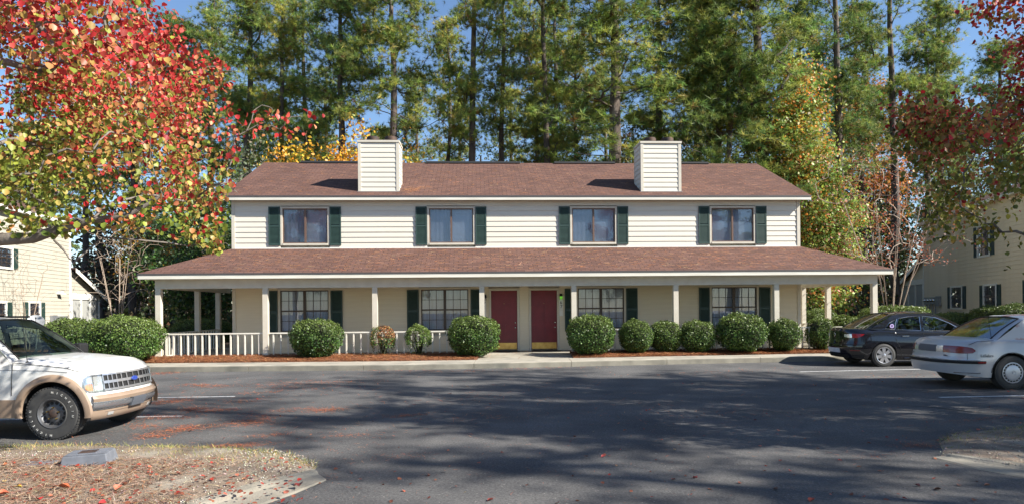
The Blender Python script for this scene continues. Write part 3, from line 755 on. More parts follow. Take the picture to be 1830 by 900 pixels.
if S2.n.dot(S2.o) < 0: S2 = Side((26.5, 43.2), (.2625, 1), False)
m2 = -1 if (Vector((-S2.d.y, S2.d.x, 0))-S2.n).length > .1 else 1
xa, z1_ = S2.wc(1656, 543); xb, z2_ = S2.wc(1677, 530)
neighbour(S2, 'tan two-storey neighbouring house with its wall in shade at the far right', [win(S2, 1701, 1720, 513, 549, .42), win(S2, 1760, 1781, 510, 548, .42), win(S2, 1749, 1769, 405, 456, .42), win(S2, 1840, 1865, 500, 548, .42), win(S2, 1850, 1875, 395, 450, .42)],
          (4.6, 4.55, 3.15), 17, 6.9, 1.1, (xa, xb, z1_, z2_), m2 < 0, 'siding2')
b = MB()   # flood light on the left neighbour
fx, fz = S1.wc(104, 524)
lp = S1.o+S1.d*fx-S1.n*.12
b.box(-.09, .09, -.09, .09, -.02, .12); b.add([(-.2, -.2, -.02), (.2, -.2, -.02), (.2, .2, -.02), (-.2, .2, -.02), (0, 0, .1)], [(3, 2, 1, 0), (0, 1, 4), (1, 2, 4), (2, 3, 4), (3, 0, 4)])
o = b.build('flood_light', MT['white'], None); o.location = (lp.x, lp.y, fz); tag(o, 'small white outdoor light fixture on the sunlit wall of the left neighbour', 'wall light')
# satellite dish
p = at(64, 574, 30); dish = empty('satellite_dish', (p.x, p.y, 0), 'round grey satellite dish on a pole before the left neighbour house', 'satellite dish')
T = Matrix.Translation((0, 0, p.z)) @ Matrix.Rotation(R(35), 4, 'Z') @ Matrix.Rotation(R(65), 4, 'X')
prof = [(.001, -.07), (.12, -.062), (.24, -.035), (.33, 0), (.335, .01), (.33, .015), (.2, -.03), (.001, -.055)]
MB().lathe(prof, 28, T).build('reflector', MT['steel'], dish, smooth=60)
MB().tube([(0, 0, 0), (0, .06, p.z-.1), (0, .02, p.z)], .025, 8).build('mast', MT['steel'], dish)
b = MB(); b.tube([T @ Vector((0, -.3, .0)), T @ Vector((0, -.05, .38))], .012, 6); b.lathe([(.001, -.03), (.035, -.03), (.035, .03), (.001, .03)], 10, T @ Matrix.Translation((0, 0, .38))); b.build('receiver_arm', MT['black'], dish)

# ================================================================== TREES
def ellipsoid_pts(n, c, rad, rng=RNG, shell=.0, keep=None):
    out = []
    while len(out) < n:
        v = rng.normal(size=3); v /= np.linalg.norm(v); r = rng.uniform(shell, 1)**(1/3) if shell == 0 else rng.uniform(shell, 1)
        p = np.array(c)+v*r*np.array(rad)
        if keep is None or keep(p): out.append(p)
    return out
NEED = [(.29, .32, .070), (.20, .265, .070), (.38, .36, .10), (.12, .18, .06)]
def pine_mesh(seed, H=21, cb=9.5, dense=1.0, rad=3.0, lowbough=None):
    rng = np.random.default_rng(seed)
    trunk = []; x = y = 0
    for i in range(15):
        z = H*i/14; trunk.append((x, y, z)); x += rng.normal()*.07; y += rng.normal()*.07
    pts = []
    for i in range(int(84*dense)):
        t = rng.uniform()**.85; z = cb+(H-cb)*t; r = rad*(1-.62*t**1.6)*rng.uniform(.25, 1)*(.75+.25*math.sin(z*2.1+seed)); a = rng.uniform(0, 2*math.pi)
        tx = np.interp(z, [p[2] for p in trunk], [p[0] for p in trunk]); ty = np.interp(z, [p[2] for p in trunk], [p[1] for p in trunk])
        pts.append((tx+r*math.cos(a), ty+r*math.sin(a), z+.18*r))
    if lowbough: pts += lowbough
    mb, tips, dirs, nodes = grow(trunk, pts, rt=.013, gam=2.0, start=4, kmid=4, wob=.10, up=-.06, down=1.6, rng=rng, n=8, rmax=.26)
    # thick straight bole over the thin skeleton
    bole = MB(); rr = [.25*(1-.80*i/14)+.015 for i in range(15)]; rr[0] *= 1.35
    bole.tube(trunk, rr, 10)
    for k in range(9):   # dead stubs
        z = rng.uniform(4, cb+1); a = rng.uniform(0, 6.28); L = rng.uniform(.5, 1.8)
        tx = float(np.interp(z, [p[2] for p in trunk], [p[0] for p in trunk])); ty = float(np.interp(z, [p[2] for p in trunk], [p[1] for p in trunk]))
        p0 = Vector((tx, ty, z)); p1 = p0+Vector((math.cos(a)*L, math.sin(a)*L, L*rng.uniform(-.1, .5))); bole.tube([p0, (p0+p1)/2+Vector((0, 0, -.05)), p1], [.03, .02, .008], 4, cap=False)
    k = len(bole.v); bole.v += mb.v; bole.f += [tuple(i+k for i in f) for f in mb.f]; bole.m += mb.m
    me_t = bole.mesh('pine trunk', MT['bark']); me_t.shade_smooth()
    # tufts: bursts of needles round every tip and twig node
    C_ = []; AX = []
    for (p, d) in nodes:
        if rng.uniform() < .72: continue
        m = rng.integers(2, 5)
        for _ in range(m): C_.append(np.array(p)+rng.normal(size=3)*np.array([.26, .26, .14])); AX.append(np.array(d.normalized())+rng.normal(size=3)*.5+np.array([0, 0, .45]))
    for p, d in zip(tips, dirs):
        m = rng.integers(20, 32)
        for _ in range(m): C_.append(np.array(p)+rng.normal(size=3)*np.array([.36, .36, .17])); AX.append(np.array(d)+rng.normal(size=3)*.6+np.array([0, 0, .5]))
    C_ = np.array(C_); AX = np.array(AX); AX /= np.linalg.norm(AX, axis=1)[:, None]; n = len(C_); q = 24
    pos = np.repeat(C_, q, 0); axs = np.repeat(AX, q, 0)*.75+rng.normal(size=(n*q, 3))*.62
    tuftc = pick(NEED, [4, 4, 2, 3], n, rng, .25); brown = rng.uniform(size=n) < .035; tuftc[brown] = [.20, .11, .04]
    cols = np.repeat(tuftc, q, 0)*rng.uniform(.8, 1.2, (n*q, 1))
    me_f = leaves(pos, rng.uniform(.15, .31, n*q), cols, kind='blade', rng=rng, axis=axs/np.linalg.norm(axs, axis=1)[:, None], aspect=.095)
    me_f.materials.append(MT['needle']); return me_t, me_f
PINES = [pine_mesh(1, 21, 8.0), pine_mesh(2, 23, 9.6, .95, 2.9), pine_mesh(3, 20, 8.6, 1.2, 3.4), pine_mesh(4, 22, 11, .85, 2.6), pine_mesh(5, 19, 6.6, 1.1, 3.1), pine_mesh(6, 15, 5.2, 1.9, 4.3), pine_mesh(7, 22, 8.5, .58, 3.4)]
def pine(x, y, v, sc, label, group, rz=None, wide=1.0):
    e = empty('pine_tree', (x, y, 0), label, 'pine tree', group, rz=random.uniform(0, 6.28) if rz is None else rz); e.scale = (sc*wide, sc*wide, sc)
    inst('trunk', PINES[v][0], e); inst('foliage', PINES[v][1], e); return e
G1 = 'pine trees standing in the wood behind the house'
front = [ (1285, 33.6, 5, .98, 1.0, 'low spreading pine with bright green boughs hanging over the roof right of the right chimney'),
 # photo column of the bole, distance, variant, scale, width, what sets it apart
 (1095, 33.5, 0, 1.10, 1.5, 'thickest pine, its broad grey bole rising behind the roof left of the right chimney'),
 (1365, 34.5, 4, 1.15, 1.4, 'stout pine with a forked low limb behind the right end of the main roof'),
 (612, 37, 2, 1.0, 1.15, 'dark-stemmed pine just left of the left chimney'),
 (555, 41, 1, .95, 1.0, 'slim straight pine over the yellow foliage left of the left chimney'),
 (506, 38, 0, .95, 1.0, 'pine whose bole shows above the left end of the main roof'),
 (699, 36, 2, 1.05, 1.15, 'bushy pine directly behind the left chimney'),
 (792, 44, 3, .95, .9, 'thin leaning pine right of the left chimney, against the sky'),
 (837, 36.5, 1, 1.05, 1.0, 'tall bare-stemmed pine a little right of the left chimney'),
 (895, 40, 3, .98, 1.0, 'dark pine above the two red doors, left of a pale stem'),
 (957, 39, 0, .9, .9, 'pine above the right red door with a short crown'),
 (983, 37, 1, 1.0, .95, 'pale-barked pine in the middle of the roof line'),
 (1031, 41, 2, .9, 1.0, 'slender pine just left of the thickest bole'),
 (1183, 37.5, 0, 1.0, 1.15, 'pine standing right behind the right chimney with a pale patch on the bole'),
 (1240, 42, 3, .98, 1.0, 'slim pine a little right of the right chimney'),
 (1280, 36, 2, .95, 1.2, 'leaning pine behind the roof right of the right chimney'),
 (1432, 41, 2, 1.0, 1.0, 'pine behind the orange and green tree'),
 (1505, 37, 1, 1.05, 1.1, 'tall dark pine right of the orange and green tree'),
 (1603, 40, 1, 1.10, 1.0, 'large pine rising behind the bare reddish crape myrtle'),
 (1545, 44, 3, 1.0, 1.0, 'thin pine between two taller ones right of the house'),
 (1686, 47, 3, 1.05, 1.1, 'pine left of the right-hand neighbour house, under blue sky'),
 (1655, 46, 0, 1.0, 1.0, 'pine far behind the right-hand crape myrtle'),
 (1790, 50, 2, 1.05, 1.1, 'pine above the tan neighbour house at the right edge'),
 (440, 42, 4, 1.15, 1.2, 'dense pine just right of the red-leaved tree'),
 (380, 46, 0, 1.1, 1.1, 'pine half hidden by the top of the red-leaved tree'),
 (320, 47, 2, 1.1, 1.1, 'pine behind the middle of the red-leaved tree'),
 (235, 45, 1, 1.0, 1.0, 'pine rising behind the left bare crape myrtle'),
 (150, 50, 2, 1.0, 1.1, 'pine beside the gable of the left neighbour house'),
 (60, 50, 0, 1.0, 1.1, 'pine behind the sunlit left neighbour house')]
for px, d, v, sc, w, lab in front:
    p = at(px, 300, d); pine(p.x, d, v, sc, lab, G1, wide=w)
rr = random.Random(5)
for i in range(24):
    px = -60+i*82+rr.uniform(-22, 22); d = rr.uniform(47, 66); p = at(px, 300, d)
    if px > 1690 or px < 90: d += 8; p = at(px, 300, d)
    pine(p.x, d, rr.choice([0, 1, 2, 3, 4]), rr.uniform(.85, 1.12), 'slender pine in the dark rows at the back of the wood', 'pines far back in the wood', wide=rr.uniform(.9, 1.3))

def broadleaf(name, x, y, trunk, pts, cols, w, size, per, label, cat, spread=.35, rt=.007, bark='bark2', start=2, rng=None, group=None, kind='quad', droop=0, jitter=.22, wob=.15, down=.9, colfn=None, jit=.22, kmid=3, nodeleaf=.5, matn='leaf', rmax=None):
    rng = rng or RNG
    e = empty(name, (x, y, 0), label, cat, group)
    mb, tips, dirs, nodes = grow(trunk, pts, rt=rt, gam=2.1, start=start, kmid=kmid, wob=wob, up=.15-droop, rng=rng, down=down, n=8, rmax=rmax)
    mb.build('trunk', MT[bark], e, smooth=True)
    cen = [np.array(t) for t in tips]+[np.array(p) for p, _ in nodes if rng.uniform() < nodeleaf]
    if per > 0:
        pos = np.repeat(np.array(cen), per, 0)+rng.normal(size=(len(cen)*per, 3))*spread
        c = pick(cols, w, len(cen), rng, .15); c = np.repeat(c, per, 0); own = pick(cols, w, len(pos), rng, jit); mixm = rng.uniform(size=(len(pos), 1)) < .5; c = np.where(mixm, own, c)
        if colfn is not None: c = colfn(pos, c, rng)
        me = leaves(pos, rng.uniform(.7, 1.3, len(pos))*size, c, kind=kind, rng=rng, nrm=np.tile([.3, -.2, .5], (len(pos), 1)))
        meshobj('foliage', me, MT[matn], e)
    return e
YEL = [(.72, .42, .04), (.60, .28, .03), (.66, .50, .08), (.32, .33, .06)]
def under(px, d, top, w_, cols, wts, label, cat='tree', seed=0, per=26, size=.17, n=60, lo=.3, name='broadleaf_tree', group=None, bark='bark2'):
    rng = np.random.default_rng(seed+100); p = at(px, 300, d); H = at(px, top, d).z
    pts = [(rng.normal()*.02+a[0], a[1], a[2]) for a in ellipsoid_pts(n, (0, 0, H*(.5+lo*.5)), (w_, w_*.9, H*(1-lo)*.5), rng)]
    return broadleaf(name, p.x, d, [(0, 0, 0), (.1, 0, H*.15), (-.05, .1, H*.3), (.05, 0, H*.5), (0, 0, H*.75)], pts, cols, wts, size, per, label, cat, spread=.38, rng=rng, group=group, bark=bark)
under(535, 33.8, 244, 2.2, YEL, [4, 3, 2, 1], 'low yellow-leaved tree peeping over the left end of the roof ridge', seed=1)
under(640, 34.2, 200, 1.6, YEL, [4, 4, 1, 1], 'golden tree rising just behind the left chimney', seed=2, n=75)
under(738, 34.2, 250, 1.1, YEL, [2, 3, 1, 3], 'small orange-yellow tree on the right side of the left chimney', seed=3, n=40)
under(1125, 40, 198, 1.3, [(.10, .12, .03), (.35, .20, .04), (.30, .10, .03)], [4, 2, 1], 'thin green and rusty tree between the thickest pine and the right chimney', seed=4, n=50, per=18)
under(1010, 43, 240, 1.8, [(.07, .10, .03), (.16, .15, .04), (.28, .12, .03)], [5, 3, 1], 'loose green understory tree in the middle behind the ridge', seed=5, n=50, per=20)
under(880, 46, 235, 2.0, [(.09, .13, .035), (.18, .17, .04), (.04, .07, .025)], [4, 2, 3], 'pale green understory tree behind the ridge above the left door', seed=6, n=50, per=20)
under(1230, 41, 235, 2.0, [(.05, .08, .025), (.10, .12, .03)], [4, 3], 'dark green understory tree behind the right chimney', seed=7, n=50, per=20)
under(1330, 40, 225, 2.0, [(.05, .08, .025), (.09, .12, .03)], [4, 3], 'dark green understory tree behind the right end of the ridge', seed=8, n=50, per=20)
under(1425, 34, 92, 1.75, [(.34, .40, .08), (.20, .29, .06), (.64, .24, .04), (.52, .38, .07), (.70, .60, .42)], [4, 5, 3, 2, .5], 'tall deciduous tree turning yellow green and orange at the right end of the house', seed=9, n=190, per=44, lo=.18, size=.16)
under(1480, 33, 300, 1.5, [(.34, .41, .09), (.21, .30, .07), (.58, .24, .05), (.65, .32, .22)], [4, 5, 1.6, 1], 'lower green tree with rusty tips beside the right end of the porch roof', seed=10, n=110, per=44, lo=.12, size=.15)
under(1560, 44, 110, 2.4, [(.45, .16, .05), (.50, .25, .05), (.20, .18, .05)], [4, 3, 1], 'orange-leaved tree far behind the crape myrtle', seed=11, n=90, per=18, size=.2)
under(340, 30.5, 330, 2.3, [(.05, .10, .025), (.03, .06, .02), (.12, .20, .04)], [5, 4, 2], 'dark glossy evergreen tree beside the left end of the house', seed=12, n=110, per=34, lo=.1, size=.17)
under(265, 40, 372, 1.8, [(.42, .22, .03), (.25, .16, .03), (.10, .12, .03)], [3, 2, 3], 'orange-yellow tree behind the left bare crape myrtle', seed=13, n=50, per=22)
under(455, 34, 250, 1.4, [(.13, .16, .09), (.06, .09, .04), (.20, .22, .13)], [4, 3, 2], 'grey-green tree at the left corner of the main roof', seed=14, n=60, per=26)
under(205, 46, 430, 2.0, [(.10, .05, .03), (.16, .07, .04), (.05, .06, .03)], [3, 2, 3], 'brownish red understory tree beside the left neighbour gable', seed=15, n=60, per=18)
under(1740, 50, 210, 2.6, [(.06, .09, .03), (.13, .13, .04)], [4, 2], 'green tree behind the roof of the right neighbour', seed=16, n=60, per=20)
# far wood and dark undergrowth, too deep to count
def mass(name, x0, x1, y0, y1, h, n, size, cols, w, seed, hole=None):
    rng = np.random.default_rng(seed); x = rng.uniform(x0, x1, n); y = rng.uniform(y0, y1, n)
    hh = h*(.55+.45*np.sin(x*.55+seed)*np.sin(x*.21+y*.3)); z = rng.uniform(0, 1, n)**1.2*np.maximum(hh, .8)
    pos = np.stack([x, y, z], 1)
    if hole is not None: pos = pos[~hole(pos)]
    me = leaves(pos, rng.uniform(.6, 1.4, len(pos))*size, pick(cols, w, len(pos), rng, .3), kind='quad', rng=rng)
    return meshobj(name, me, MT['leaf'], None, 'stuff', None)
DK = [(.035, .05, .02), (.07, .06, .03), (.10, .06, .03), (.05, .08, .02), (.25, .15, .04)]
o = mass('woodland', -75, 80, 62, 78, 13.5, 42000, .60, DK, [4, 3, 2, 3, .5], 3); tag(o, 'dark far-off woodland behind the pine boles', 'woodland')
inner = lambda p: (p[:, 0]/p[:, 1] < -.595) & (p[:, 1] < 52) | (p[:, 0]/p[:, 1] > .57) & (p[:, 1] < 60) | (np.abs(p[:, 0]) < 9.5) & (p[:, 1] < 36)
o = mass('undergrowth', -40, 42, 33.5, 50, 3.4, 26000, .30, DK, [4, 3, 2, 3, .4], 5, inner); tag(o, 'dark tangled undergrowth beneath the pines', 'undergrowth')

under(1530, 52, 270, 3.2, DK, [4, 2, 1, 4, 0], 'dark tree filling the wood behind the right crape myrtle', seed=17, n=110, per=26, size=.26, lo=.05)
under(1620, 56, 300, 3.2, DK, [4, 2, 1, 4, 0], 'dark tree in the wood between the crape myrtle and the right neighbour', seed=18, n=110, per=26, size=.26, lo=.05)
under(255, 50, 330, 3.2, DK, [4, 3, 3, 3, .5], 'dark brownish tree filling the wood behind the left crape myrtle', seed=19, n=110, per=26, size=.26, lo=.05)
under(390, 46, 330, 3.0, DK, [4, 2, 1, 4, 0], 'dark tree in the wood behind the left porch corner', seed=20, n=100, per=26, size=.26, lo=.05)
# crape myrtles: many bare stems
def crape(px, py, d, top, spreadx, nst, label, reds, seed, group=None, n=120, rt=.006):
    rng = np.random.default_rng(seed); p = at(px, py, d); H = at(px, top, d).z; e = empty('crape_myrtle', (p.x, d, 0), label, 'bare tree', group)
    allb = MB(); L = []
    for k in range(nst):
        a = 2*math.pi*k/nst+rng.uniform(-.3, .3); s = spreadx*rng.uniform(.3, .75)
        dx, dy = math.cos(a)*s, math.sin(a)*s*.8
        tr = [(.10*math.cos(a), .10*math.sin(a), 0), (dx*.18, dy*.18, H*.15), (dx*.42, dy*.42, H*.33), (dx*.7, dy*.7, H*.52), (dx, dy, H*.72)]
        pts = [np.array([dx, dy, 0])*rng.uniform(.5, 1.5)+np.array([rng.normal()*.45, rng.normal()*.45, H*rng.uniform(.42, 1.0)]) for _ in range(n//nst)]
        mb, tips, dirs, nodes = grow(tr, pts, rt=rt, gam=2.3, start=2, kmid=3, wob=.12, up=.25, rng=rng, down=2.2, n=6)
        k0 = len(allb.v); allb.v += mb.v; allb.f += [tuple(i+k0 for i in f) for f in mb.f]; allb.m += mb.m; L += [np.array(t) for t in tips]
    allb.build('trunk', MT['bark3'], e, smooth=True)
    if reds:
        L = np.array(L); per = reds; pos = np.repeat(L, per, 0)+rng.normal(size=(len(L)*per, 3))*np.array([.16, .16, .10])
        me = leaves(pos, rng.uniform(.05, .10, len(pos)), pick([(.36, .10, .05), (.22, .08, .05), (.45, .16, .06)], [3, 2, 1], len(pos), rng), kind='quad', rng=rng)
        meshobj('foliage', me, MT['leaf'], e)
    return e
crape(1592, 560, 25.5, 262, 2.3, 7, 'bare crape myrtle with rusty seed heads between the porch and the right neighbour', 11, 21, n=170)
crape(212, 560, 27, 395, 1.15, 6, 'leafless pale-stemmed crape myrtle between the left neighbour and the porch', 0, 22, n=150, rt=.0042)
crape(48, 560, 31.0, 440, 1.2, 5, 'leafless crape myrtle before the sunlit wall of the left neighbour', 0, 23, n=90, rt=.004)

# ================================================================== NEAR RED TREES
def neartree(x, y, trunk, pts, label, size, per, colfn, seed, nleafobj=300, spread=.15, boughs=None, keep=None):
    rng = np.random.default_rng(seed); e = empty('pear_tree', (x, y, 0), label, 'pear tree', None)
    mb, tips, dirs, nodes = grow(trunk, pts, rt=.0042, gam=2.0, start=3, kmid=4, wob=.16, up=.22, rng=rng, down=1.0, n=8)
    mb.build('trunk', MT['bark2'], e, smooth=True)
    cen = [np.array(t) for t in tips]; dr = [np.array(d) for d in dirs]
    for p, d in nodes:
        if rng.uniform() < .55: cen.append(np.array(p)); dr.append(np.array(d.normalized()))
    cen = np.array(cen); pos = np.repeat(cen, per, 0)+rng.normal(size=(len(cen)*per, 3))*spread
    pos[:, 2] -= .03
    kk = np.array([keep(q) for q in pos]) if keep is not None else np.ones(len(pos), bool)
    own = rng.uniform(size=len(pos)); clus = np.repeat(rng.uniform(size=len(cen)), per)
    pos, clus, own = pos[kk], clus[kk], own[kk]
    c = colfn(pos, .55*clus+.45*own, rng)
    sz = rng.uniform(.65, 1.2, len(pos))*size
    # the leaves that show largest become objects of their own
    w = pos+np.array([x, y, 0]); dist = np.linalg.norm(w-np.array([0, 0, EYE]), axis=1)
    inview = (np.abs(w[:, 0]/w[:, 1]) < .75) & ((w[:, 2]-EYE)/w[:, 1] < .45)
    sc = np.where(inview, sz/dist, 0); order = np.argsort(-sc); big = order[:nleafobj]; rest = order[nleafobj:]
    nb = np.tile([.25, -.35, .25], (len(pos), 1)); ax = np.tile([0, -.1, -.8], (len(pos), 1))
    me = leaves(pos[rest], sz[rest], c[rest], kind='leaf', rng=rng, nrm=nb[rest], axis=ax[rest], spread=.9, aspect=1.05); meshobj('foliage', me, MT['leaf'], e, 'stuff')
    for i in big:
        me = leaves(pos[i:i+1]*0, sz[i:i+1], c[i:i+1], kind='leaf', rng=rng, nrm=nb[:1], axis=ax[:1], spread=.9, aspect=1.05); me.materials.append(MT['leaf'])
        inst('leaf', me, e, tuple(pos[i]))
    return e
REDS = np.array([(.50, .035, .035), (.60, .09, .07), (.34, .022, .024), (.56, .20, .10)]); GRNS = np.array([(.27, .31, .045), (.18, .23, .035), (.40, .33, .08), (.10, .15, .03)]); MIXS = np.array([(.50, .22, .08), (.42, .28, .07)])
def lc(red):  # red = per-leaf chance
    def f(pos, u, rng):
        r = np.clip(red(pos), .02, .98); k = len(pos); s = REDS[rng.choice(4, k, p=[.4, .3, .2, .1])]; g = GRNS[rng.choice(4, k, p=[.4, .3, .15, .15])]; m = MIXS[rng.integers(0, 2, k)]
        out = np.where((u < r-.10)[:, None], s, np.where((u < r+.08)[:, None], m, g)); return np.clip(out*(1+rng.normal(size=(k, 1))*.2), .01, .9)
    return f
TX, TY = -7.0, 7.6
rng = np.random.default_rng(31)
def inpic(q, sl=0):
    w = q+np.array([TX, TY, 0]); X, Y, Z = w
    if Y < 4.2: return False if not sl else True
    px = CX+F*(X/Y); py = HY-F*(Z-EYE)/Y+ROLL*(CX-px)
    # outline of the crown as seen in the photograph
    edge = float(np.interp(py, [-400, 0, 60, 120, 165, 200, 235, 290, 340, 400, 430, 460], [290, 270, 300, 375, 375, 385, 385, 385, 370, 365, 360, 350]))
    low = float(np.interp(px, [0, 60, 110, 170, 240, 330, 400, 440], [390, 380, 385, 370, 370, 395, 420, 430]))
    return (px < edge-8 and py < low) if not sl else (px < edge+42 and py < low+36) or (px > 430 and 192 < py < 245 and random.random() < .30)
pts = ellipsoid_pts(760, (0, 0, 5.3), (4.9, 4.4, 3.4), rng, keep=inpic)
pts += [np.array(at(px, py, d))-np.array([TX, TY, 0]) for px, py, d in ((540, 208, 7.6), (515, 215, 7.5), (490, 200, 7.7), (468, 188, 7.6), (440, 235, 7.5), (455, 300, 7.3), (430, 118, 7.8), (418, 128, 7.9), (405, 420, 7.2), (412, 440, 7.1), (395, 405, 7.2), (370, 445, 7.2), (340, 440, 7.3), (120, 455, 6.6), (130, 470, 6.6), (345, 30, 8), (500, 232, 7.5), (385, 330, 7.3), (425, 345, 7.4))]
limb = [np.array(at(px, py, d))-np.array([TX, TY, 0]) for px, py, d in ((-150, 455, 6.9), (-60, 440, 6.7), (0, 428, 6.6), (60, 425, 6.6), (110, 408, 6.6), (160, 395, 6.6), (230, 385, 6.6), (290, 350, 6.7))]
redfn = lambda p: .58+.17*(p[:, 2]-4.5)+.09*(p[:, 0]-2.2)
neartree(TX, TY, [(0, 0, 0), (.05, 0, .8), (.0, .05, 1.5), (.05, -.05, 2.2), (.15, 0, 3.0), (.1, .1, 4.0), (.2, .0, 5.2), (.1, .1, 6.5)], list(limb)+pts,
         'large pear tree with crimson and yellow-green leaves overhanging the left foreground', .060, 36, lc(redfn), 41, keep=lambda q: inpic(q, 1))
lb = MB(); lb.tube([Vector(tuple(q)) for q in ([np.array([.0, 0, 2.0])]+limb)], [.12, .10, .085, .065, .055, .045, .035, .025, .015], 8); o = lb.build('limb', MT['bark2'], bpy.data.objects['pear_tree'], smooth=True)
TX2, TY2 = 9.6, 9.2
rng = np.random.default_rng(33)
def inpic2(q):
    X, Y, Z = q+np.array([TX2, TY2, 0])
    if Y < 6: return False
    px = CX+F*(X/Y); py = HY-F*(Z-EYE)/Y+ROLL*(CX-px)
    if px > 1900: return True
    edge = float(np.interp(py, [-400, 0, 60, 115, 170, 195, 300, 370, 400, 430], [1800, 1775, 1790, 1795, 1770, 1612, 1625, 1660, 1720, 1800]))
    low = float(np.interp(px, [1600, 1650, 1700, 1760, 1830], [255, 345, 365, 380, 365]))
    return px > edge+10 and py < low
pts = ellipsoid_pts(460, (0, 0, 4.9), (4.6, 4.2, 3.2), rng, keep=inpic2)
pts += [np.array(at(px, py, d))-np.array([TX2, TY2, 0]) for px, py, d in ((1620, 205, 9.8), (1640, 195, 9.7), (1612, 240, 9.8), (1650, 260, 9.7), (1700, 200, 9.6), (1670, 395, 9.4), (1790, 415, 9.3), (1760, 20, 9.5), (1780, 5, 9.4), (1740, 385, 9.4), (1630, 280, 9.8), (1680, 340, 9.5), (1660, 225, 9.7), (1690, 230, 9.7))]
redfn2 = lambda p: .38+.16*(p[:, 2]-4.2)
neartree(TX2, TY2, [(0, 0, 0), (-.05, 0, .8), (.0, .05, 1.6), (.05, -.05, 2.3), (.1, 0, 3.2), (0, .1, 4.2), (.1, .0, 5.4)], pts,
         'pear tree with dark red and deep green leaves hanging over the right edge', .070, 36, lambda pos, u, rng: lc(redfn2)(pos, u, rng)*np.array([.98, .82, .9]), 43)
# pines on the near side of the lot, just out of the frame: their crowns throw the dappled shade on the asphalt
for x, y, v, sc, lab in ((17, 3.5, 6, .88, 'pine on the right verge of the parking lot, nearest the camera'), (21.5, 6.2, 6, .90, 'pine on the right verge beside the lot entrance'), (24.5, 8.0, 6, .95, 'pine at the far end of the right verge'),
                         (18.0, .3, 6, .70, 'shorter pine on the right verge behind the camera'), (22.3, 2.3, 6, .80, 'pine in the middle of the right verge'), (27.5, 5.2, 6, .9, 'pine standing back from the right verge')):
    pine(x, y, v, sc, lab, 'pines on the right verge', wide=1.25)

# ================================================================== BUSHES AND HEDGES
BGR = [(.085, .155, .030), (.055, .115, .025), (.130, .200, .045), (.035, .075, .020)]
def bush_meshes(seed, rx, ry, h, sq=2.6, cols=BGR, w=(4, 4, 2, 2), dens=1.0, size=.048, bare=0, gap=0, brown=None):
    """clipped shrub: leaves set over a lumpy rounded block, thinner at the foot"""
    rng = np.random.default_rng(seed); area = 2*math.pi*max(rx, ry)*h*.9+math.pi*rx*ry; N = int(area*1500*dens*(.048/size)**2)
    u = rng.normal(size=(N, 3)); u /= np.linalg.norm(u, axis=1)[:, None]
    def surf(u):
        r = (np.abs(u[:, 0])**sq+np.abs(u[:, 1])**sq+np.abs(u[:, 2])**sq)**(-1/sq)
        lump = 1+.085*np.sin(u[:, 0]*5+seed)*np.cos(u[:, 1]*6+u[:, 2]*4+seed)+.03*np.sin(u[:, 2]*9+u[:, 0]*7)
        return u*(r*lump)[:, None]
    s_ = surf(u); depth = rng.uniform(.84, 1.02, N)**1; p = s_*depth[:, None]
    low = p[:, 2] < 0; k = 1-.22*np.clip(-p[:, 2], 0, 1)**2
    p[:, 0] *= rx*k; p[:, 1] *= ry*k; p[:, 2] = h*.53+p[:, 2]*h*.47
    keep = np.ones(N, bool)
    nz = np.sin(p[:, 0]*9/rx*.5+seed)+np.sin(p[:, 1]*8/ry*.5+seed*2)+np.sin(p[:, 2]*9+seed*3)
    if gap: keep &= ~((nz > 1.7-gap*1.4) & (rng.uniform(size=N) < .85))
    if bare: keep &= ~((p[:, 2] < h*bare+rng.normal(size=N)*.05) & (rng.uniform(size=N) < .93))
    c = pick(cols, w, N, rng, .25)
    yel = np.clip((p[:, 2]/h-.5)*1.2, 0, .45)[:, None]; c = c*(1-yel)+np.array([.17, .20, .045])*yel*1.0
    if brown is not None:
        bm_ = brown(p, h, rng); c[bm_] = pick([(.32, .14, .05), (.40, .20, .08), (.22, .10, .05)], [2, 1, 2], int(bm_.sum()), rng)
    nrm = s_/np.linalg.norm(s_, axis=1)[:, None]
    sz = rng.uniform(.7, 1.25, N)*size
    me = leaves(p[keep], sz[keep], c[keep], kind='quad', rng=rng, nrm=nrm[keep]*.8, aspect=1.3); me.materials.append(MT['bushleaf'])
    # dark solid core that fills the inside, plus branches and twigs
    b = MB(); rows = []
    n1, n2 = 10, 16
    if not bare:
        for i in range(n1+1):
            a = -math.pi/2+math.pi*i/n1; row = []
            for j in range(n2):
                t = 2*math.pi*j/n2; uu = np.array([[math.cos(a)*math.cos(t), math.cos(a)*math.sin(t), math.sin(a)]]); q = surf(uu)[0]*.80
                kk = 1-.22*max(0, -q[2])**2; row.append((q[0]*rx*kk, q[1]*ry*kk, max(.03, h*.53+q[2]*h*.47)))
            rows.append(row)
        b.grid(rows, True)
    for k in range(26 if bare else 12):
        a = rng.uniform(0, 6.28); r = rng.uniform(.3, .85); z = h*rng.uniform(.4, .9)
        b.tube([(.04*math.cos(a), .04*math.sin(a), 0), (rx*r*.5*math.cos(a), ry*r*.5*math.sin(a), z*.55), (rx*r*math.cos(a+.2), ry*r*math.sin(a+.2), z)], [.018, .012, .005], 4, cap=False)
    ms = b.mesh('bush core and branches', MT['core']); return me, ms
def bush(name, px0, px1, ptop, d, ry, label, seed, group='clipped bushes along the porch', z0=.2, cat='bush', rot=0, **kw):
    kw.setdefault('sq', 2.15+(seed*37 % 10)/7); l, r = at(px0, ptop, d), at(px1, ptop, d); rx = (r.x-l.x)/2; h = (l.z+r.z)/2-z0
    me, ms = bush_meshes(seed, rx*.96, ry, h, **kw)
    e = empty(name, ((l.x+r.x)/2, d, z0), label, cat, group, rz=rot); inst('foliage', me, e); inst('stem', ms, e); return e
bush('bush', 520, 610, 571, 20.75, .62, 'dark round bush at the railing below the left lower window', 51, w=(2, 4, 1, 4))
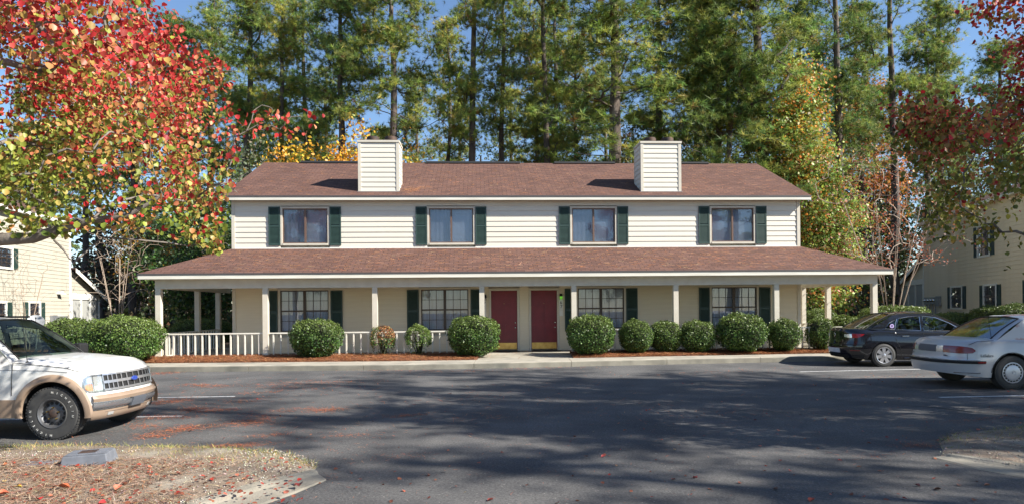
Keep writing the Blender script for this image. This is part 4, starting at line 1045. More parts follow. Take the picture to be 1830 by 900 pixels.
bush('bush', 662, 706, 581, 21.1, .42, 'small half-dead bush with a brown top beside the second front post', 52, dens=.8, gap=.5, bare=.35, brown=lambda p, h, r: (p[:, 2] > h*.62)*(p[:, 0] > -.12)*(r.uniform(size=len(p)) < .8) | (r.uniform(size=len(p)) < .18), size=.04)
bush('bush', 724, 772, 580, 21.1, .42, 'small thin green bush with bare twigs at its foot, left of the left door', 53, dens=.9, gap=.35, bare=.42, size=.04, w=(4, 2, 4, 1))
bush('bush', 801, 892, 566, 20.8, .66, 'big bright green bush just left of the left red door', 54)
bush('bush', 1012, 1098, 563, 20.95, .66, 'big bright green bush just right of the right red door', 55)
bush('bush', 1106, 1166, 571, 21.3, .5, 'medium olive bush, first right of the big one by the right door', 56, w=(2, 3, 3, 2), size=.040)
bush('bush', 1162, 1216, 574, 21.6, .48, 'medium rough bush between two fuller ones, under the post right of the window', 57, w=(2, 3, 3, 2), size=.040, gap=.3)
bush('bush', 1215, 1277, 573, 21.5, .5, 'medium domed bush left of the big one at the right-hand window', 58, w=(2, 3, 3, 2), size=.040)
bush('bush', 1280, 1368, 560, 21.4, .64, 'big bright green bush under the right lower window', 59)
bush('bush', 1369, 1431, 568, 21.6, .5, 'loose grey-green bush beside the last front post but one', 60, w=(2, 3, 3, 2), size=.042, gap=.35)
bush('bush', 1442, 1490, 568, 22.0, .45, 'small thin bush at the right corner of the porch behind the black car', 61, w=(2, 3, 3, 1), size=.042, gap=.3)
bush('bush', 154, 288, 565, 19.9, .85, 'very large rounded hedge bush beside the left porch corner', 62, 'large bushes left of the porch', .15, 'hedge', w=(4, 3, 3, 2))
bush('bush', 82, 167, 568, 23.2, .8, 'large darker bush behind and left of the biggest one, in front of the left neighbour', 63, 'large bushes left of the porch', .15, 'hedge', w=(2, 4, 1, 4))
bush('hedge', 1535, 1662, 547, 25.5, .8, 'long flat-topped bright green hedge behind the black car', 64, 'hedges right of the porch', .2, 'hedge', sq=4, w=(3, 1, 5, 0))
bush('hedge', 1484, 1536, 564, 24.0, .6, 'low hedge just outside the right porch corner', 65, 'hedges right of the porch', .2, 'hedge', w=(3, 2, 4, 1))
bush('hedge', 1432, 1500, 552, 29.0, .7, 'green hedge seen between the right porch posts', 66, 'hedges right of the porch', .2, 'hedge', w=(3, 2, 4, 1))
bush('hedge', 1655, 1762, 559, 29.5, .8, 'low dark hedge at the foot of the right neighbour', 67, 'hedges right of the porch', .2, 'hedge', sq=4, w=(0, 3, 0, 5))
bush('hedge', 1740, 1800, 547, 28.0, .8, 'dark bush below the right neighbour window', 68, 'hedges right of the porch', .2, 'hedge', w=(1, 3, 0, 5))
bush('hedge', 1775, 1870, 543, 27.0, .9, 'larger dark hedge behind the roof of the silver car', 69, 'hedges right of the porch', .2, 'hedge', sq=3.2, w=(1, 3, 0, 5))
bush('hedge', 308, 415, 570, 29.0, .8, 'dark hedge seen through the left porch bay', 70, 'hedges left of the porch', .1, 'hedge', w=(1, 3, 1, 4), sq=3.2)

# ================================================================== STRAW, GRASS, GRAVEL, FALLEN LEAVES
def blades(name, pos, length, cols, label, flat=1.0, width=.05, parent=None, up=0, mt='litter', cat=None):
    rng = RNG; n = len(pos); ax = rng.normal(size=(n, 3)); ax[:, 2] = np.abs(ax[:, 2])*.12*flat+up
    ax /= np.linalg.norm(ax, axis=1)[:, None]
    nr = np.tile([0, 0, 1.0], (n, 1)) if up == 0 else None
    me = leaves(pos, length, cols, kind='blade', rng=rng, axis=ax, nrm=nr, spread=.25 if up == 0 else 1, aspect=width)
    o = meshobj(name, me, MT[mt], parent, 'stuff'); tag(o, label, cat or name.replace('_', ' ')); return o
def inpoly(P_, poly):
    x, y = P_[:, 0], P_[:, 1]; ins = np.zeros(len(P_), bool); n = len(poly)
    for i in range(n):
        x1, y1 = poly[i]; x2, y2 = poly[(i+1) % n]
        c = ((y1 > y) != (y2 > y)) & (x < (x2-x1)*(y-y1)/(y2-y1+1e-12)+x1); ins ^= c
    return ins
STRAW = [(.42, .17, .07), (.30, .11, .05), (.52, .26, .12), (.20, .08, .04)]
n = 60000; x = RNG.uniform(-12, 15, n); t = RNG.uniform(0, 1, n); y0 = np.array([ky(v) for v in x])+1.03-.012*np.maximum(0, x); y1 = D0+x*math.tan(TH)-1.62
y = y0-.03+(y1-y0+.03)*t; k = ~((x > -1.1) & (x < 1.9)) | (RNG.uniform(size=n) < .02)
pos = np.stack([x, y, .195+.11*t+RNG.uniform(0, .035, n)], 1)[k]
blades('pine_straw', pos, RNG.uniform(.10, .22, len(pos)), pick(STRAW, [4, 3, 2, 2], len(pos), RNG), 'rust-brown pine straw covering the beds under the bushes', width=.06)
# island, left foreground: straw and gravel with a worn grass edge and a concrete gutter
ISL = [(-14, 8.55), (-6.45, 8.44), (-5.43, 8.5), (-4.29, 8.35), (-3.33, 8.21), (-2.80, 7.95), (-2.41, 7.65), (-2.12, 7.25), (-2.06, 6.95), (-2.35, 6.5), (-2.70, 5.9), (-3.2, 5.0), (-4.0, 3.4), (-4.6, 2.0), (-14, 2.0)]
MT['isle'] = M('dry soil and gravel', (.27, .21, .155), .95, col2=(.17, .125, .09), ns=6, bump=1, bs=60, col3=(.34, .30, .24), ns3=1.6, lo3=.5, hi3=.7)
def island(name, poly, hgt, mt):
    xs = [p[0] for p in poly]; ys = [p[1] for p in poly]; cx, cy = sum(xs)/len(xs), sum(ys)/len(ys); b = MB(); rows = []
    for f, z in ((1.0, .0), (.985, hgt*.35), (.95, hgt*.75), (.86, hgt), (.5, hgt*1.15), (.02, hgt*1.2)):
        rows.append([(cx+(x-cx)*f, cy+(y-cy)*f, z) for x, y in poly])
    b.grid(rows, True); return b.build(name, MT[mt], kind='structure', smooth=True, fix=True)
island('island_ground', ISL, .05, 'isle')
def scatter(poly, n, fn=None):
    xs = [p[0] for p in poly]; ys = [p[1] for p in poly]; P_ = np.stack([RNG.uniform(min(xs), max(xs), n), RNG.uniform(min(ys), max(ys), n)], 1)
    P_ = P_[inpoly(P_, poly)]
    P_ = P_[(np.abs(P_[:, 0]) < .80*P_[:, 1]+.6) & (P_[:, 1] > 4.6)]
    if fn is not None: P_ = P_[RNG.uniform(size=len(P_)) < fn(P_[:, 0], P_[:, 1])]
    return P_
def nz2(x, y, s): return .5+.25*np.sin(x*2.3*s+1.3*np.sin(y*3.1*s))+.25*np.sin(y*4.1*s+1.1*np.sin(x*1.7*s+2))
def with_z(P_, z0, z1): return np.column_stack([P_, RNG.uniform(z0, z1, len(P_))])
P_ = scatter(ISL, 230000, lambda x, y: np.clip((7.75-y)*1.6, 0, 1)*np.clip((-x-2.6-.9*nz2(x, y, 1)+(7-y)*.15)*1.1, .03, 1))
blades('dead_straw', with_z(P_, .050, .085), RNG.uniform(.07, .17, len(P_)), pick([(.40, .27, .18), (.28, .18, .12), (.50, .38, .28), (.36, .15, .07), (.18, .11, .08)], [4, 3, 2, 1.3, 2], len(P_), RNG), 'matted grey-brown pine straw on the left foreground island', width=.045)
def grass_on(poly, f, label, n, z=.04):
    P_ = scatter(poly, n, f)
    return blades('dry_grass', with_z(P_, z-.03, z), RNG.uniform(.035, .085, len(P_)), pick([(.30, .26, .09), (.20, .21, .06), (.38, .30, .13), (.10, .15, .03), (.34, .20, .09)], [4, 3, 3, 1, 1], len(P_), RNG), label, width=.10, up=.9)
grass_on(ISL, lambda x, y: np.clip((y-(7.80-.28*(x+5.5)*(x > -5.5)*.75))*4, 0, 1)*np.clip(nz2(x, y, 1.3)*1.9, .55, 1)+((x > -3.5) & (y > 7.0))*nz2(x, y, 1.5)*.8, 'worn yellow-green grass along the edge of the left foreground island', 150000)
def pebbles(name, P_, label, z=.055):
    n = len(P_); o = np.array([(1, 0, 0), (0, 1, 0), (-1, 0, 0), (0, -1, 0), (0, 0, 1), (0, 0, -1)], float); fs = [(0, 1, 4), (1, 2, 4), (2, 3, 4), (3, 0, 4), (1, 0, 5), (2, 1, 5), (3, 2, 5), (0, 3, 5)]
    s = RNG.uniform(.004, .013, (n, 1, 1)); a = RNG.uniform(0, 6.28, n); V = o[None]*s*RNG.uniform(.6, 1.4, (n, 6, 1)); V[:, :, 2] *= .7
    ca, sa = np.cos(a)[:, None], np.sin(a)[:, None]; X = V[:, :, 0]*ca-V[:, :, 1]*sa; Y = V[:, :, 0]*sa+V[:, :, 1]*ca
    V = np.stack([X+P_[:, 0:1], Y+P_[:, 1:2], V[:, :, 2]+RNG.uniform(z-.012, z+.006, (n, 1))], 2).reshape(-1, 3)
    F_ = (np.array(fs)[None]+(np.arange(n)*6)[:, None, None]).reshape(-1, 3)
    me = bpy.data.meshes.new(name); me.vertices.add(len(V)); me.vertices.foreach_set('co', V.reshape(-1)); me.loops.add(len(F_)*3); me.loops.foreach_set('vertex_index', F_.reshape(-1).astype(np.int32))
    me.polygons.add(len(F_)); me.polygons.foreach_set('loop_start', (np.arange(len(F_))*3).astype(np.int32)); me.update(calc_edges=True)
    ca_ = me.color_attributes.new('tint', 'FLOAT_COLOR', 'POINT'); c = np.ones((n, 6, 4)); c[:, :, :3] = pick([(.40, .36, .29), (.32, .28, .23), (.48, .44, .37), (.24, .21, .17)], [4, 3, 2, 1], n, RNG)[:, None, :]; ca_.data.foreach_set('color', c.reshape(-1))
    o_ = meshobj(name, me, MT['litter'], None, 'stuff'); return tag(o_, label, 'gravel')
P_ = scatter(ISL, 60000, lambda x, y: np.clip(((y > 7.35)*(y < 8.0)*1.0+(x > -4.0)*(y < 7.6)*.9)*nz2(x, y, .9)*1.5, 0, 1))
pebbles('gravel', P_, 'pale gravel showing through on the left foreground island')
# low rolled gutters
def gutter(name, outer, inner, m):
    b = MB(); rows = [[], [], [], [], []]
    for o_, i_ in zip(outer, inner):
        o_ = Vector((*o_, 0)); i_ = Vector((*i_, 0)); e = (i_-o_)
        for k, (t, z) in enumerate(((0, .006), (.06, .016), (.62, .022), (.76, .045), (1.0, .05))): rows[k].append(o_+e*t+Vector((0, 0, z)))
    b.grid(rows); return b.build(name, m, kind='structure', fix=True)
g1 = [(-1.86, 6.68), (-2.02, 6.2), (-2.16, 5.9), (-2.6, 5.0), (-3.2, 3.8), (-4.0, 2.2)]; g2 = [(-2.07, 6.98), (-2.5, 6.45), (-2.78, 5.95), (-3.25, 5.05), (-3.9, 3.8), (-4.7, 2.2)]
gutter('gutter', g1, g2, MT['gutterc'])
ISR = [(4.72, 7.45), (4.95, 7.75), (5.19, 8.2), (5.74, 8.75), (6.3, 8.98), (7.02, 9.2), (9, 9.55), (17, 10.2), (17, 2), (6.6, 2), (6.1, 4), (5.5, 5.8), (5.15, 6.75)]
island('verge_ground', ISR, .05, 'isle')
gutter('gutter', [(4.62, 7.42), (4.75, 6.9), (5.1, 6.3), (5.6, 5.0), (6.3, 3.2)], [(4.85, 7.45), (5.25, 7.0), (5.7, 6.35), (6.2, 5.0), (6.9, 3.2)], MT['gutterc'])
grass_on(ISR, lambda x, y: np.clip((y-(7.7+.20*(x-5)))*2.5, 0, 1)*np.clip(nz2(x, y, 1.3)*1.6, .3, 1), 'worn yellow-green grass on the right foreground verge', 90000)
P_ = scatter(ISR, 50000, lambda x, y: nz2(x, y, .9)*.8*(y < 8.6)); pebbles('gravel', P_, 'pale gravel on the right foreground verge')
P_ = scatter(ISR, 40000, lambda x, y: .5*nz2(x, y, 1)); blades('dead_straw', with_z(P_, .05, .08), RNG.uniform(.07, .15, len(P_)), pick([(.40, .27, .18), (.28, .18, .12), (.36, .15, .07)], [3, 3, 2], len(P_), RNG), 'thin dead straw on the right foreground verge', width=.045)
# needle drifts on the asphalt, in streaks
L = []
def drift(px, py, wpx, hpx, n):
    n = int(n*.75)
    xs = RNG.normal(px, wpx/2.2, n); ys = py+RNG.normal(0, hpx/2.2, n)+(xs-px)*RNG.uniform(-.10, .02)
    for a, c in zip(xs, ys):
        if c > 655:
            g = gnd(a, c, .010)
            if g.y < ky(g.x)-.02: L.append((g.x, g.y, .010+RNG.uniform(0, .008)))
for px, py, w, h, n_ in ((300, 665, 60, 3, 500), (360, 688, 60, 4, 380), (300, 717, 60, 5, 520), (345, 730, 40, 5, 420), (380, 733, 50, 3, 320), (290, 745, 60, 5, 420), (440, 755, 60, 8, 600), (470, 745, 30, 8, 260), (310, 768, 60, 5, 520), (275, 778, 50, 5, 440),
                         (585, 731, 45, 4, 420), (440, 716, 50, 4, 200), (520, 732, 90, 5, 240), (420, 795, 90, 5, 850), (500, 690, 120, 5, 320), (560, 683, 110, 4, 420), (720, 742, 50, 3, 260), (480, 777, 50, 4, 240), (620, 777, 60, 4, 140), (350, 762, 60, 6, 420), (260, 760, 40, 6, 300),
                         (470, 700, 60, 3, 160), (560, 850, 60, 10, 160), (700, 815, 90, 8, 130), (640, 660, 220, 2, 480), (1000, 656, 300, 3, 420), (900, 700, 200, 20, 160), (1000, 730, 300, 30, 240), (850, 745, 160, 10, 150), (1250, 740, 200, 10, 140), (1000, 840, 260, 10, 120), (1640, 795, 50, 6, 420), (1560, 815, 60, 8, 120), (1750, 748, 100, 4, 240),
                         (1600, 672, 150, 6, 150), (1300, 662, 200, 4, 200)):
    drift(px, py, w, h, n_)
for _ in range(7500):
    px, py = RNG.uniform(0, 1830), RNG.uniform(662, 900); g = gnd(px, py, .01)
    if g.y < ky(g.x)-.1 and RNG.uniform() < (.9 if px < 700 else .3): L.append((g.x, g.y, .010+RNG.uniform(0, .01)))
L = np.array(L); L = L[(L[:, 1] > 7.5) | (RNG.uniform(size=len(L)) < .45)]; blades('fallen_needles', L, RNG.uniform(.08, .19, len(L))*np.clip((L[:, 1]-3)/11, .28, 1), pick([(.45, .13, .055), (.34, .09, .04), (.52, .24, .12), (.22, .08, .05)], [4, 3, 2, 1], len(L), RNG), 'rust-red pine needles drifted in streaks over the asphalt', width=.055)
LCOL = [(.42, .05, .035), (.30, .09, .05), (.45, .14, .08), (.20, .07, .045), (.50, .34, .16)]
def fallen(n, name, label, x0, x1, y0, y1, z, prob=None):
    L = []
    while len(L) < n:
        px, py = RNG.uniform(x0, x1), RNG.uniform(y0, y1); g = gnd(px, py, z); L.append((g.x, g.y, z+RNG.uniform(0, .01)))
    L = np.array(L); ax = RNG.normal(size=(len(L), 3)); ax[:, 2] = .12
    me = leaves(L, RNG.uniform(.025, .055, len(L)), pick(LCOL, [3, 3, 2, 3, .7], len(L), RNG), kind='leaf', axis=ax, nrm=np.tile([0, 0, 1.], (len(L), 1)), spread=.45)
    o = meshobj(name, me, MT['leaf'], None, 'stuff'); return tag(o, label, 'fallen leaves')
fallen(260, 'leaf_scatter', 'small dry leaves scattered over the parking lot', 0, 1830, 668, 900, .012)
fallen(330, 'leaf_scatter', 'small dry leaves lying on the straw of the left island', 0, 540, 818, 900, .075)
def curled_leaf(px, py, z, size, col, label, seed):
    rng = np.random.default_rng(seed); g = gnd(px, py, z); b = MB(); rows = []
    for i in range(7):
        t = i/6; w = math.sin(math.pi*min(1, t*1.05+.02))**.8*.45+.02
        rows.append([((q*w)*size, (t-.5)*size, (abs(q)**1.5*w*.75+.20*(t-.5)**2+.01)*size) for q in (-1, -.5, 0, .5, 1)])
    b.grid(rows); b.tube([(0, -.5*size, .06*size), (.03*size, -.85*size, .10*size)], .014*size, 4)
    m = M('dead leaf', col, .5, col2=tuple(c*.6 for c in col), ns=30); o = b.build('fallen_leaf', m, None, smooth=True)
    o.location = g; o.rotation_euler = (rng.uniform(-.3, .3), rng.uniform(-.3, .3), rng.uniform(0, 6.28)); return tag(o, label, 'fallen leaf', 'single fallen leaves in the foreground')
for i, (px, py, z, s, c, lab) in enumerate(((535, 866, .05, .085, (.16, .02, .018), 'dark red curled leaf lying on the pale concrete gutter at left'), (69, 891, .08, .07, (.55, .04, .03), 'bright scarlet leaf on the straw near the bottom left corner'),
    (34, 869, .08, .05, (.60, .40, .06), 'small yellow leaf on the straw at far left'), (115, 870, .08, .10, (.50, .12, .05), 'orange-red leaf on the straw, below the grey box'), (213, 871, .08, .09, (.55, .17, .10), 'salmon leaf on the straw right of the grey box'),
    (346, 834, .08, .05, (.55, .03, .05), 'small crimson leaf on the grass edge of the left island'), (4, 882, .08, .09, (.55, .13, .06), 'orange leaf cut by the left edge of the picture'), (183, 899, .08, .07, (.55, .05, .05), 'red leaf at the bottom edge left of the gutter'),
    (876, 893, .01, .06, (.22, .05, .04), 'brown-red leaf on the asphalt right of the gutter at the bottom'), (1243, 853, .01, .055, (.50, .07, .06), 'pinkish red leaf in the middle foreground of the asphalt'), (1452, 893, .01, .07, (.50, .09, .04), 'orange-red leaf near the bottom edge, right of the middle'),
    (1640, 867, .01, .05, (.10, .03, .03), 'dark leaf on the asphalt before the right gutter'), (1675, 874, .01, .06, (.09, .04, .03), 'blackish curled leaf before the right gutter'), (1078, 815, .01, .05, (.50, .06, .05), 'small red leaf in the shade left of the middle foreground'),
    (1765, 866, .01, .05, (.52, .22, .12), 'peach coloured leaf near the bottom right corner'), (1203, 856, .01, .045, (.18, .06, .05), 'small maroon leaf beside a pinkish one on the asphalt'), (1385, 873, .01, .05, (.16, .08, .05), 'small brown leaf on the asphalt left of an orange-red one'))):
    curled_leaf(px, py, z, s, c, lab, i)
# irrigation boxes
p = gnd(148, 830, .06); e = empty('valve_box', (p.x, p.y+.12, .055), 'grey plastic irrigation valve box with a brown insert in its lid on the left island', 'valve box', rz=R(12)); e.rotation_euler = (R(2), R(-2), R(12)); e.scale = (.88, .88, .9)
MT['pgrey'] = M('grey plastic', (.16, .17, .195), .6, col2=(.12, .13, .15), ns=8)
b = MB(); b.add([(-.27, -.19, -.03), (.27, -.19, -.03), (.27, .19, -.03), (-.27, .19, -.03), (-.24, -.16, .13), (.24, -.16, .13), (.24, .16, .13), (-.24, .16, .13)], [(3, 2, 1, 0), (4, 5, 6, 7), (0, 1, 5, 4), (1, 2, 6, 5), (2, 3, 7, 6), (3, 0, 4, 7)])
bev(b.build('box_body', MT['pgrey'], e), .012)
bev(bx('lid', MT['pgrey'], e, -.225, .225, -.145, .145, .131, .14), .003)
bx('insert', MT['rust'], e, -.10, .09, -.07, .07, .1405, .146)
p = gnd(60, 830, .06); e = empty('valve_cover', (p.x, p.y+.08, .05), 'low dark grey cover half sunk in straw left of the valve box', 'valve cover', rz=R(8))
bev(bx('lid', MT['pgrey'], e, -.15, .15, -.10, .10, -.005, .02), .006); bx('rim', MT['dark'], e, -.16, .16, -.11, .11, -.03, .004)

# ================================================================== CARS
class Car:
    """body surface of a car: x forward, y left, z up, origin on the ground below its middle"""
    def __init__(s, p):
        s.__dict__.update(p)
    def lz(s, z, e): t = s.nose if e > 0 else s.tail; return float(np.interp(z, [a[0] for a in t], [a[1] for a in t]))
    def tz(s, z): return float(np.interp(z, [a[0] for a in s.sect], [a[1] for a in s.sect]))
    def belt(s, x): return float(np.interp(x, [a[0] for a in s.top], [a[1] for a in s.top]))
    def bottom(s, x):
        z = float(np.interp(x, [a[0] for a in s.low], [a[1] for a in s.low]))
        for xc in s.axles:
            if abs(x-xc) < s.ra-1e-6: z = max(z, s.hz+math.sqrt(s.ra**2-(x-xc)**2))
        return z
    def pos(s, c, z, side=1, off=0.):
        if c[0] == 'x':
            x = c[1]; y = (s.W*s.tz(z))*(1-s.bow*(x/2.2)**2)+off; return Vector((x, side*y, z))
        e, a = c[1], R(c[2]); xa = s.xa[0] if e < 0 else s.xa[1]; n = s.n; g = math.sin(a)**(2/n); w = max(0, math.cos(a))**(2/n)
        Lx = s.lz(z, e); y0 = s.W*s.tz(z)*(1-s.bow*(xa/2.2)**2)
        return Vector((xa+(Lx+off*e-xa)*g, side*(y0+off)*w, z))
    def nomx(s, c):
        return c[1] if c[0] == 'x' else s.pos(c, .55).x
    def cols(s):
        out = [('e', -1, a) for a in (90, 84, 78, 70, 62, 54, 46, 38, 30, 22, 14, 7)]
        xs = set(np.round(np.linspace(s.xa[0], s.xa[1], 34), 4))
        for xc in s.axles:
            xs = {x for x in xs if abs(abs(x-xc)-s.ra) > .03}
            xs |= {round(xc+s.ra*math.cos(R(a)), 4) for a in range(0, 181, 12)}; xs |= {round(xc-s.ra-.004, 4), round(xc+s.ra+.004, 4)}
        out += [('x', x) for x in sorted(xs) if s.xa[0] <= x <= s.xa[1]]
        out += [('e', 1, a) for a in (7, 14, 22, 30, 38, 46, 54, 62, 70, 78, 84, 90)]
        return out
    def body(s, root, paint):
        cs = s.cols(); m = 14; b = MB(); rows = {}
        for side in (1, -1):
            R_ = []
            for c in cs:
                x = s.nomx(c); z0, z1 = s.bottom(x), s.belt(x); col = []
                for j in range(m+1):
                    v = j/m; z = z0+(z1-z0)*v; p = s.pos(c, z, side); k = max(0, v-.86)/.14
                    p.y *= 1-.035*k*k; 
                    if c[0] == 'e': p.x -= c[1]*.04*k*k
                    col.append(p)
                R_.append(col)
            rows[side] = R_; b.grid(R_, flip=(side < 0))
        # bonnet and boot lid
        for i in range(len(cs)-1):
            x0, x1 = s.nomx(cs[i]), s.nomx(cs[i+1])
            if s.cab[0] < (x0+x1)/2 < s.cab[1]: continue
            q = [k/10 for k in range(-10, 11)]; rr = []
            for col_l, col_r in ((rows[1][i][-1], rows[-1][i][-1]), (rows[1][i+1][-1], rows[-1][i+1][-1])):
                rr.append([Vector(((col_l.x), col_r.y+(col_l.y-col_r.y)*(t+1)/2, col_l.z+s.crown*(1-t**4)*min(1, abs(col_l.y)*3))) for t in q])
            b.grid(rr)
        o = b.build('body', paint, root, smooth=38, fix=True, weld=True)
        # dark underside and wheel housings
        u = MB(); u.box(s.tail[0][1]+.25, s.nose[0][1]-.25, -s.W*.62, s.W*.62, s.low[1][1]+.02, s.hz+.32)
        for xc in s.axles:
            for side in (1, -1):
                rws = [[(xc+s.ra*1.01*math.cos(R(a)), side*y, max(s.hz-.12, s.hz+s.ra*1.01*math.sin(R(a)))) for a in range(-20, 201, 10)] for y in (s.W*.955, s.W*.55)]
                u.grid(rws); u.poly(rws[1])
        u.build('underbody', MT['dark'], root)
        return o
    def patch(s, name, pts, m, root, side=1, off=.012, rows=3, label=None, both=False, back=-.004, smooth=True):
        """pts: [(column, z0, z1)] a strip that follows the body, raised by off"""
        b = MB()
        for sd in ((1, -1) if both else (side,)):
            G = [[s.pos(c, z0+(z1-z0)*j/rows, sd, off) for j in range(rows+1)] for c, z0, z1 in pts]
            b.grid(G, flip=sd < 0)
            lo = [s.pos(c, z0, sd, back) for c, z0, z1 in pts]; hi = [s.pos(c, z1, sd, back) for c, z0, z1 in pts]
            b.grid([lo, [g[0] for g in G]], flip=sd > 0); b.grid([hi, [g[-1] for g in G]], flip=sd < 0)
            for k in (0, -1):
                c, z0, z1 = pts[k]; b.grid([[s.pos(c, z0+(z1-z0)*j/rows, sd, back) for j in range(rows+1)], G[k]])
        return b.build(name, m, root, label, smooth=40 if smooth else False, fix=False)
    def house(s, root, paint, glass):
        """roof, pillars and glass.  ab/at: screen base and top, cb/ct: back glass top and base; sidewins: list of outlines in (x, z)"""
        A0, A1, C1, C0 = s.scr[0], s.scr[1], s.rear[0], s.rear[1]; Yb, Yr = s.W*s.yb, s.W*s.yr; zr = max(z for x, z in s.roof)
        def yy(x, z):
            t = (z-s.belt(x))/(zr-s.belt(x)) if zr > s.belt(x) else 1; t = max(0, min(1, t)); return Yb+(Yr-Yb)*t+.025*math.sin(t*math.pi)
        out = [(C0[0], C0[1])]+[(C1[0], C1[1])]+s.roof+[(A1[0], A1[1])]+[(A0[0], A0[1])]
        base = [(x, s.belt(x)-.01) for x in np.linspace(A0[0], C0[0], 12)][1:-1]
        outline = out+base
        def fillp(polys, off, thick=0):
            bm = bmesh.new()
            es = []
            for P_ in polys:
                vs = [bm.verts.new((x, z, 0)) for x, z in P_]; es += [bm.edges.new((vs[i], vs[(i+1) % len(vs)])) for i in range(len(vs))]
            bmesh.ops.triangle_fill(bm, edges=es, use_beauty=True, use_dissolve=False)
            bmesh.ops.subdivide_edges(bm, edges=[e for e in bm.edges if e.calc_length() > .35], cuts=1); bmesh.ops.triangulate(bm, faces=bm.faces)
            V = [tuple(v.co) for v in bm.verts]; Fs = [tuple(v.index for v in f.verts) for f in bm.faces]; bm.free(); return V, Fs
        b = MB()
        V, Fs = fillp([outline]+s.sidewins, 0)
        for sd in (1, -1): b.add([(x, sd*yy(x, z), z) for x, z, _ in V], Fs)
        pr = [(C1[0], C1[1])]+s.roof+[(A1[0], A1[1])]; rws = []
        for x, z in pr:
            y = yy(x, z); rws.append([(x+(.05*(1-t*t) if x > (A1[0]+C1[0])/2+.5 else (-.04*(1-t*t) if x < (A1[0]+C1[0])/2-.5 else 0)), y*t, z+.055*(1-abs(t)**2.6)) for t in np.linspace(-1, 1, 15)])
        b.grid(rws)
        roofrows = rws
        o = b.build('roof', paint, root, smooth=42, fix=True, weld=True)
        # pillars beside the screens and both screens
        for nm, base_, top_, dirx, row in (('windscreen', A0, A1, 1, rws[-1]), ('rear_window', C0, C1, -1, rws[0])):
            g = MB(); p = MB(); G = []
            for k in range(9):
                t = k/8; r_ = []
                for i, q in enumerate(np.linspace(-1, 1, 15)):
                    xb, zb = base_; yb_ = yy(xb, zb); P0 = Vector((xb+dirx*.20*(1-q*q), yb_*q, zb+.0)); P1 = Vector(row[i]); r_.append(P0.lerp(P1, t)+Vector((dirx*.02*math.sin(t*3.14), 0, .02*math.sin(t*3.14))))
                G.append(r_)
            g.grid([r_[1:-1] for r_ in G[:]]); MB().grid([r_[:2] for r_ in G]).build('pillar', paint, root, smooth=True); MB().grid([r_[-2:] for r_ in G]).build('pillar', paint, root, smooth=True); g.build(nm, glass, root, smooth=True)
            bd = MB()
            for i, j in ((0, 0), (-1, -1)):
                bd.tube([Vector(q)+Vector((dirx*.004, 0, .004)) for q in G[i][1:-1]], .011, 5)
            for i in (1, -2): bd.tube([Vector(r_[i])+Vector((dirx*.004, 0, .006)) for r_ in G], .010, 5)
            bd.build('seal', MT['dark'], root)
        # side glass
        for w in s.sidewins:
            V, Fs = fillp([w], 0)
            for sd in (1, -1):
                MB().add([(x, sd*(yy(x, z)-.008), z) for x, z, _ in V], Fs).build('side_window', glass, root)
                t = MB(); t.tube([Vector((x, sd*(yy(x, z)+.002), z)) for x, z in w+[w[0]]], .009, 4); t.build('window_trim', MT[s.trim], root)
        s.yy = yy
        # cabin
        c = MB(); zf = s.belt(0)-.35; c.box(C0[0]+.1, A0[0]-.05, -Yb+.06, Yb-.06, zf-.05, zf)
        c.box(A0[0]-.32, A0[0]+.05, -Yb+.05, Yb-.05, zf, s.belt(A0[0])-.01)
        c.build('cabin_floor', MT['interior'], root)
        for sx in s.seats:
            for sy in (-.36, .36):
                q = MB().box(sx-.08, sx+.10, sy-.24, sy+.24, zf, s.belt(sx)+.16); q.box(sx-.05, sx+.06, sy-.13, sy+.13, s.belt(sx)+.18, s.belt(sx)+.34); q.box(sx+.1, sx+.55, sy-.24, sy+.24, zf, zf+.18)
                bev(q.build('seat', MT['interiorl'] if s.light else MT['interior'], root), .035)
        T = Matrix.Translation((A0[0]-.42, .36, s.belt(A0[0])+.0)) @ Matrix.Rotation(R(-62), 4, 'Y')
        w = MB(); n1, n2 = 20, 6
        w.grid([[T @ Vector(((.18+.014*math.cos(b_))*math.cos(a), (.18+.014*math.cos(b_))*math.sin(a), .014*math.sin(b_))) for b_ in [6.283*j/n2 for j in range(n2)]] for a in [6.283*i/n1 for i in range(n1+1)]], True)
        w.tube([T @ Vector((-.18, 0, 0)), T @ Vector((.18, 0, 0))], .014, 5); w.build('steering_wheel', MT['interior'], root)
        MB().box(A1[0]-.0+.05, A1[0]+.09, -.12, .12, A1[1]-.14, A1[1]-.08).build('inner_mirror', MT['interior'], root)
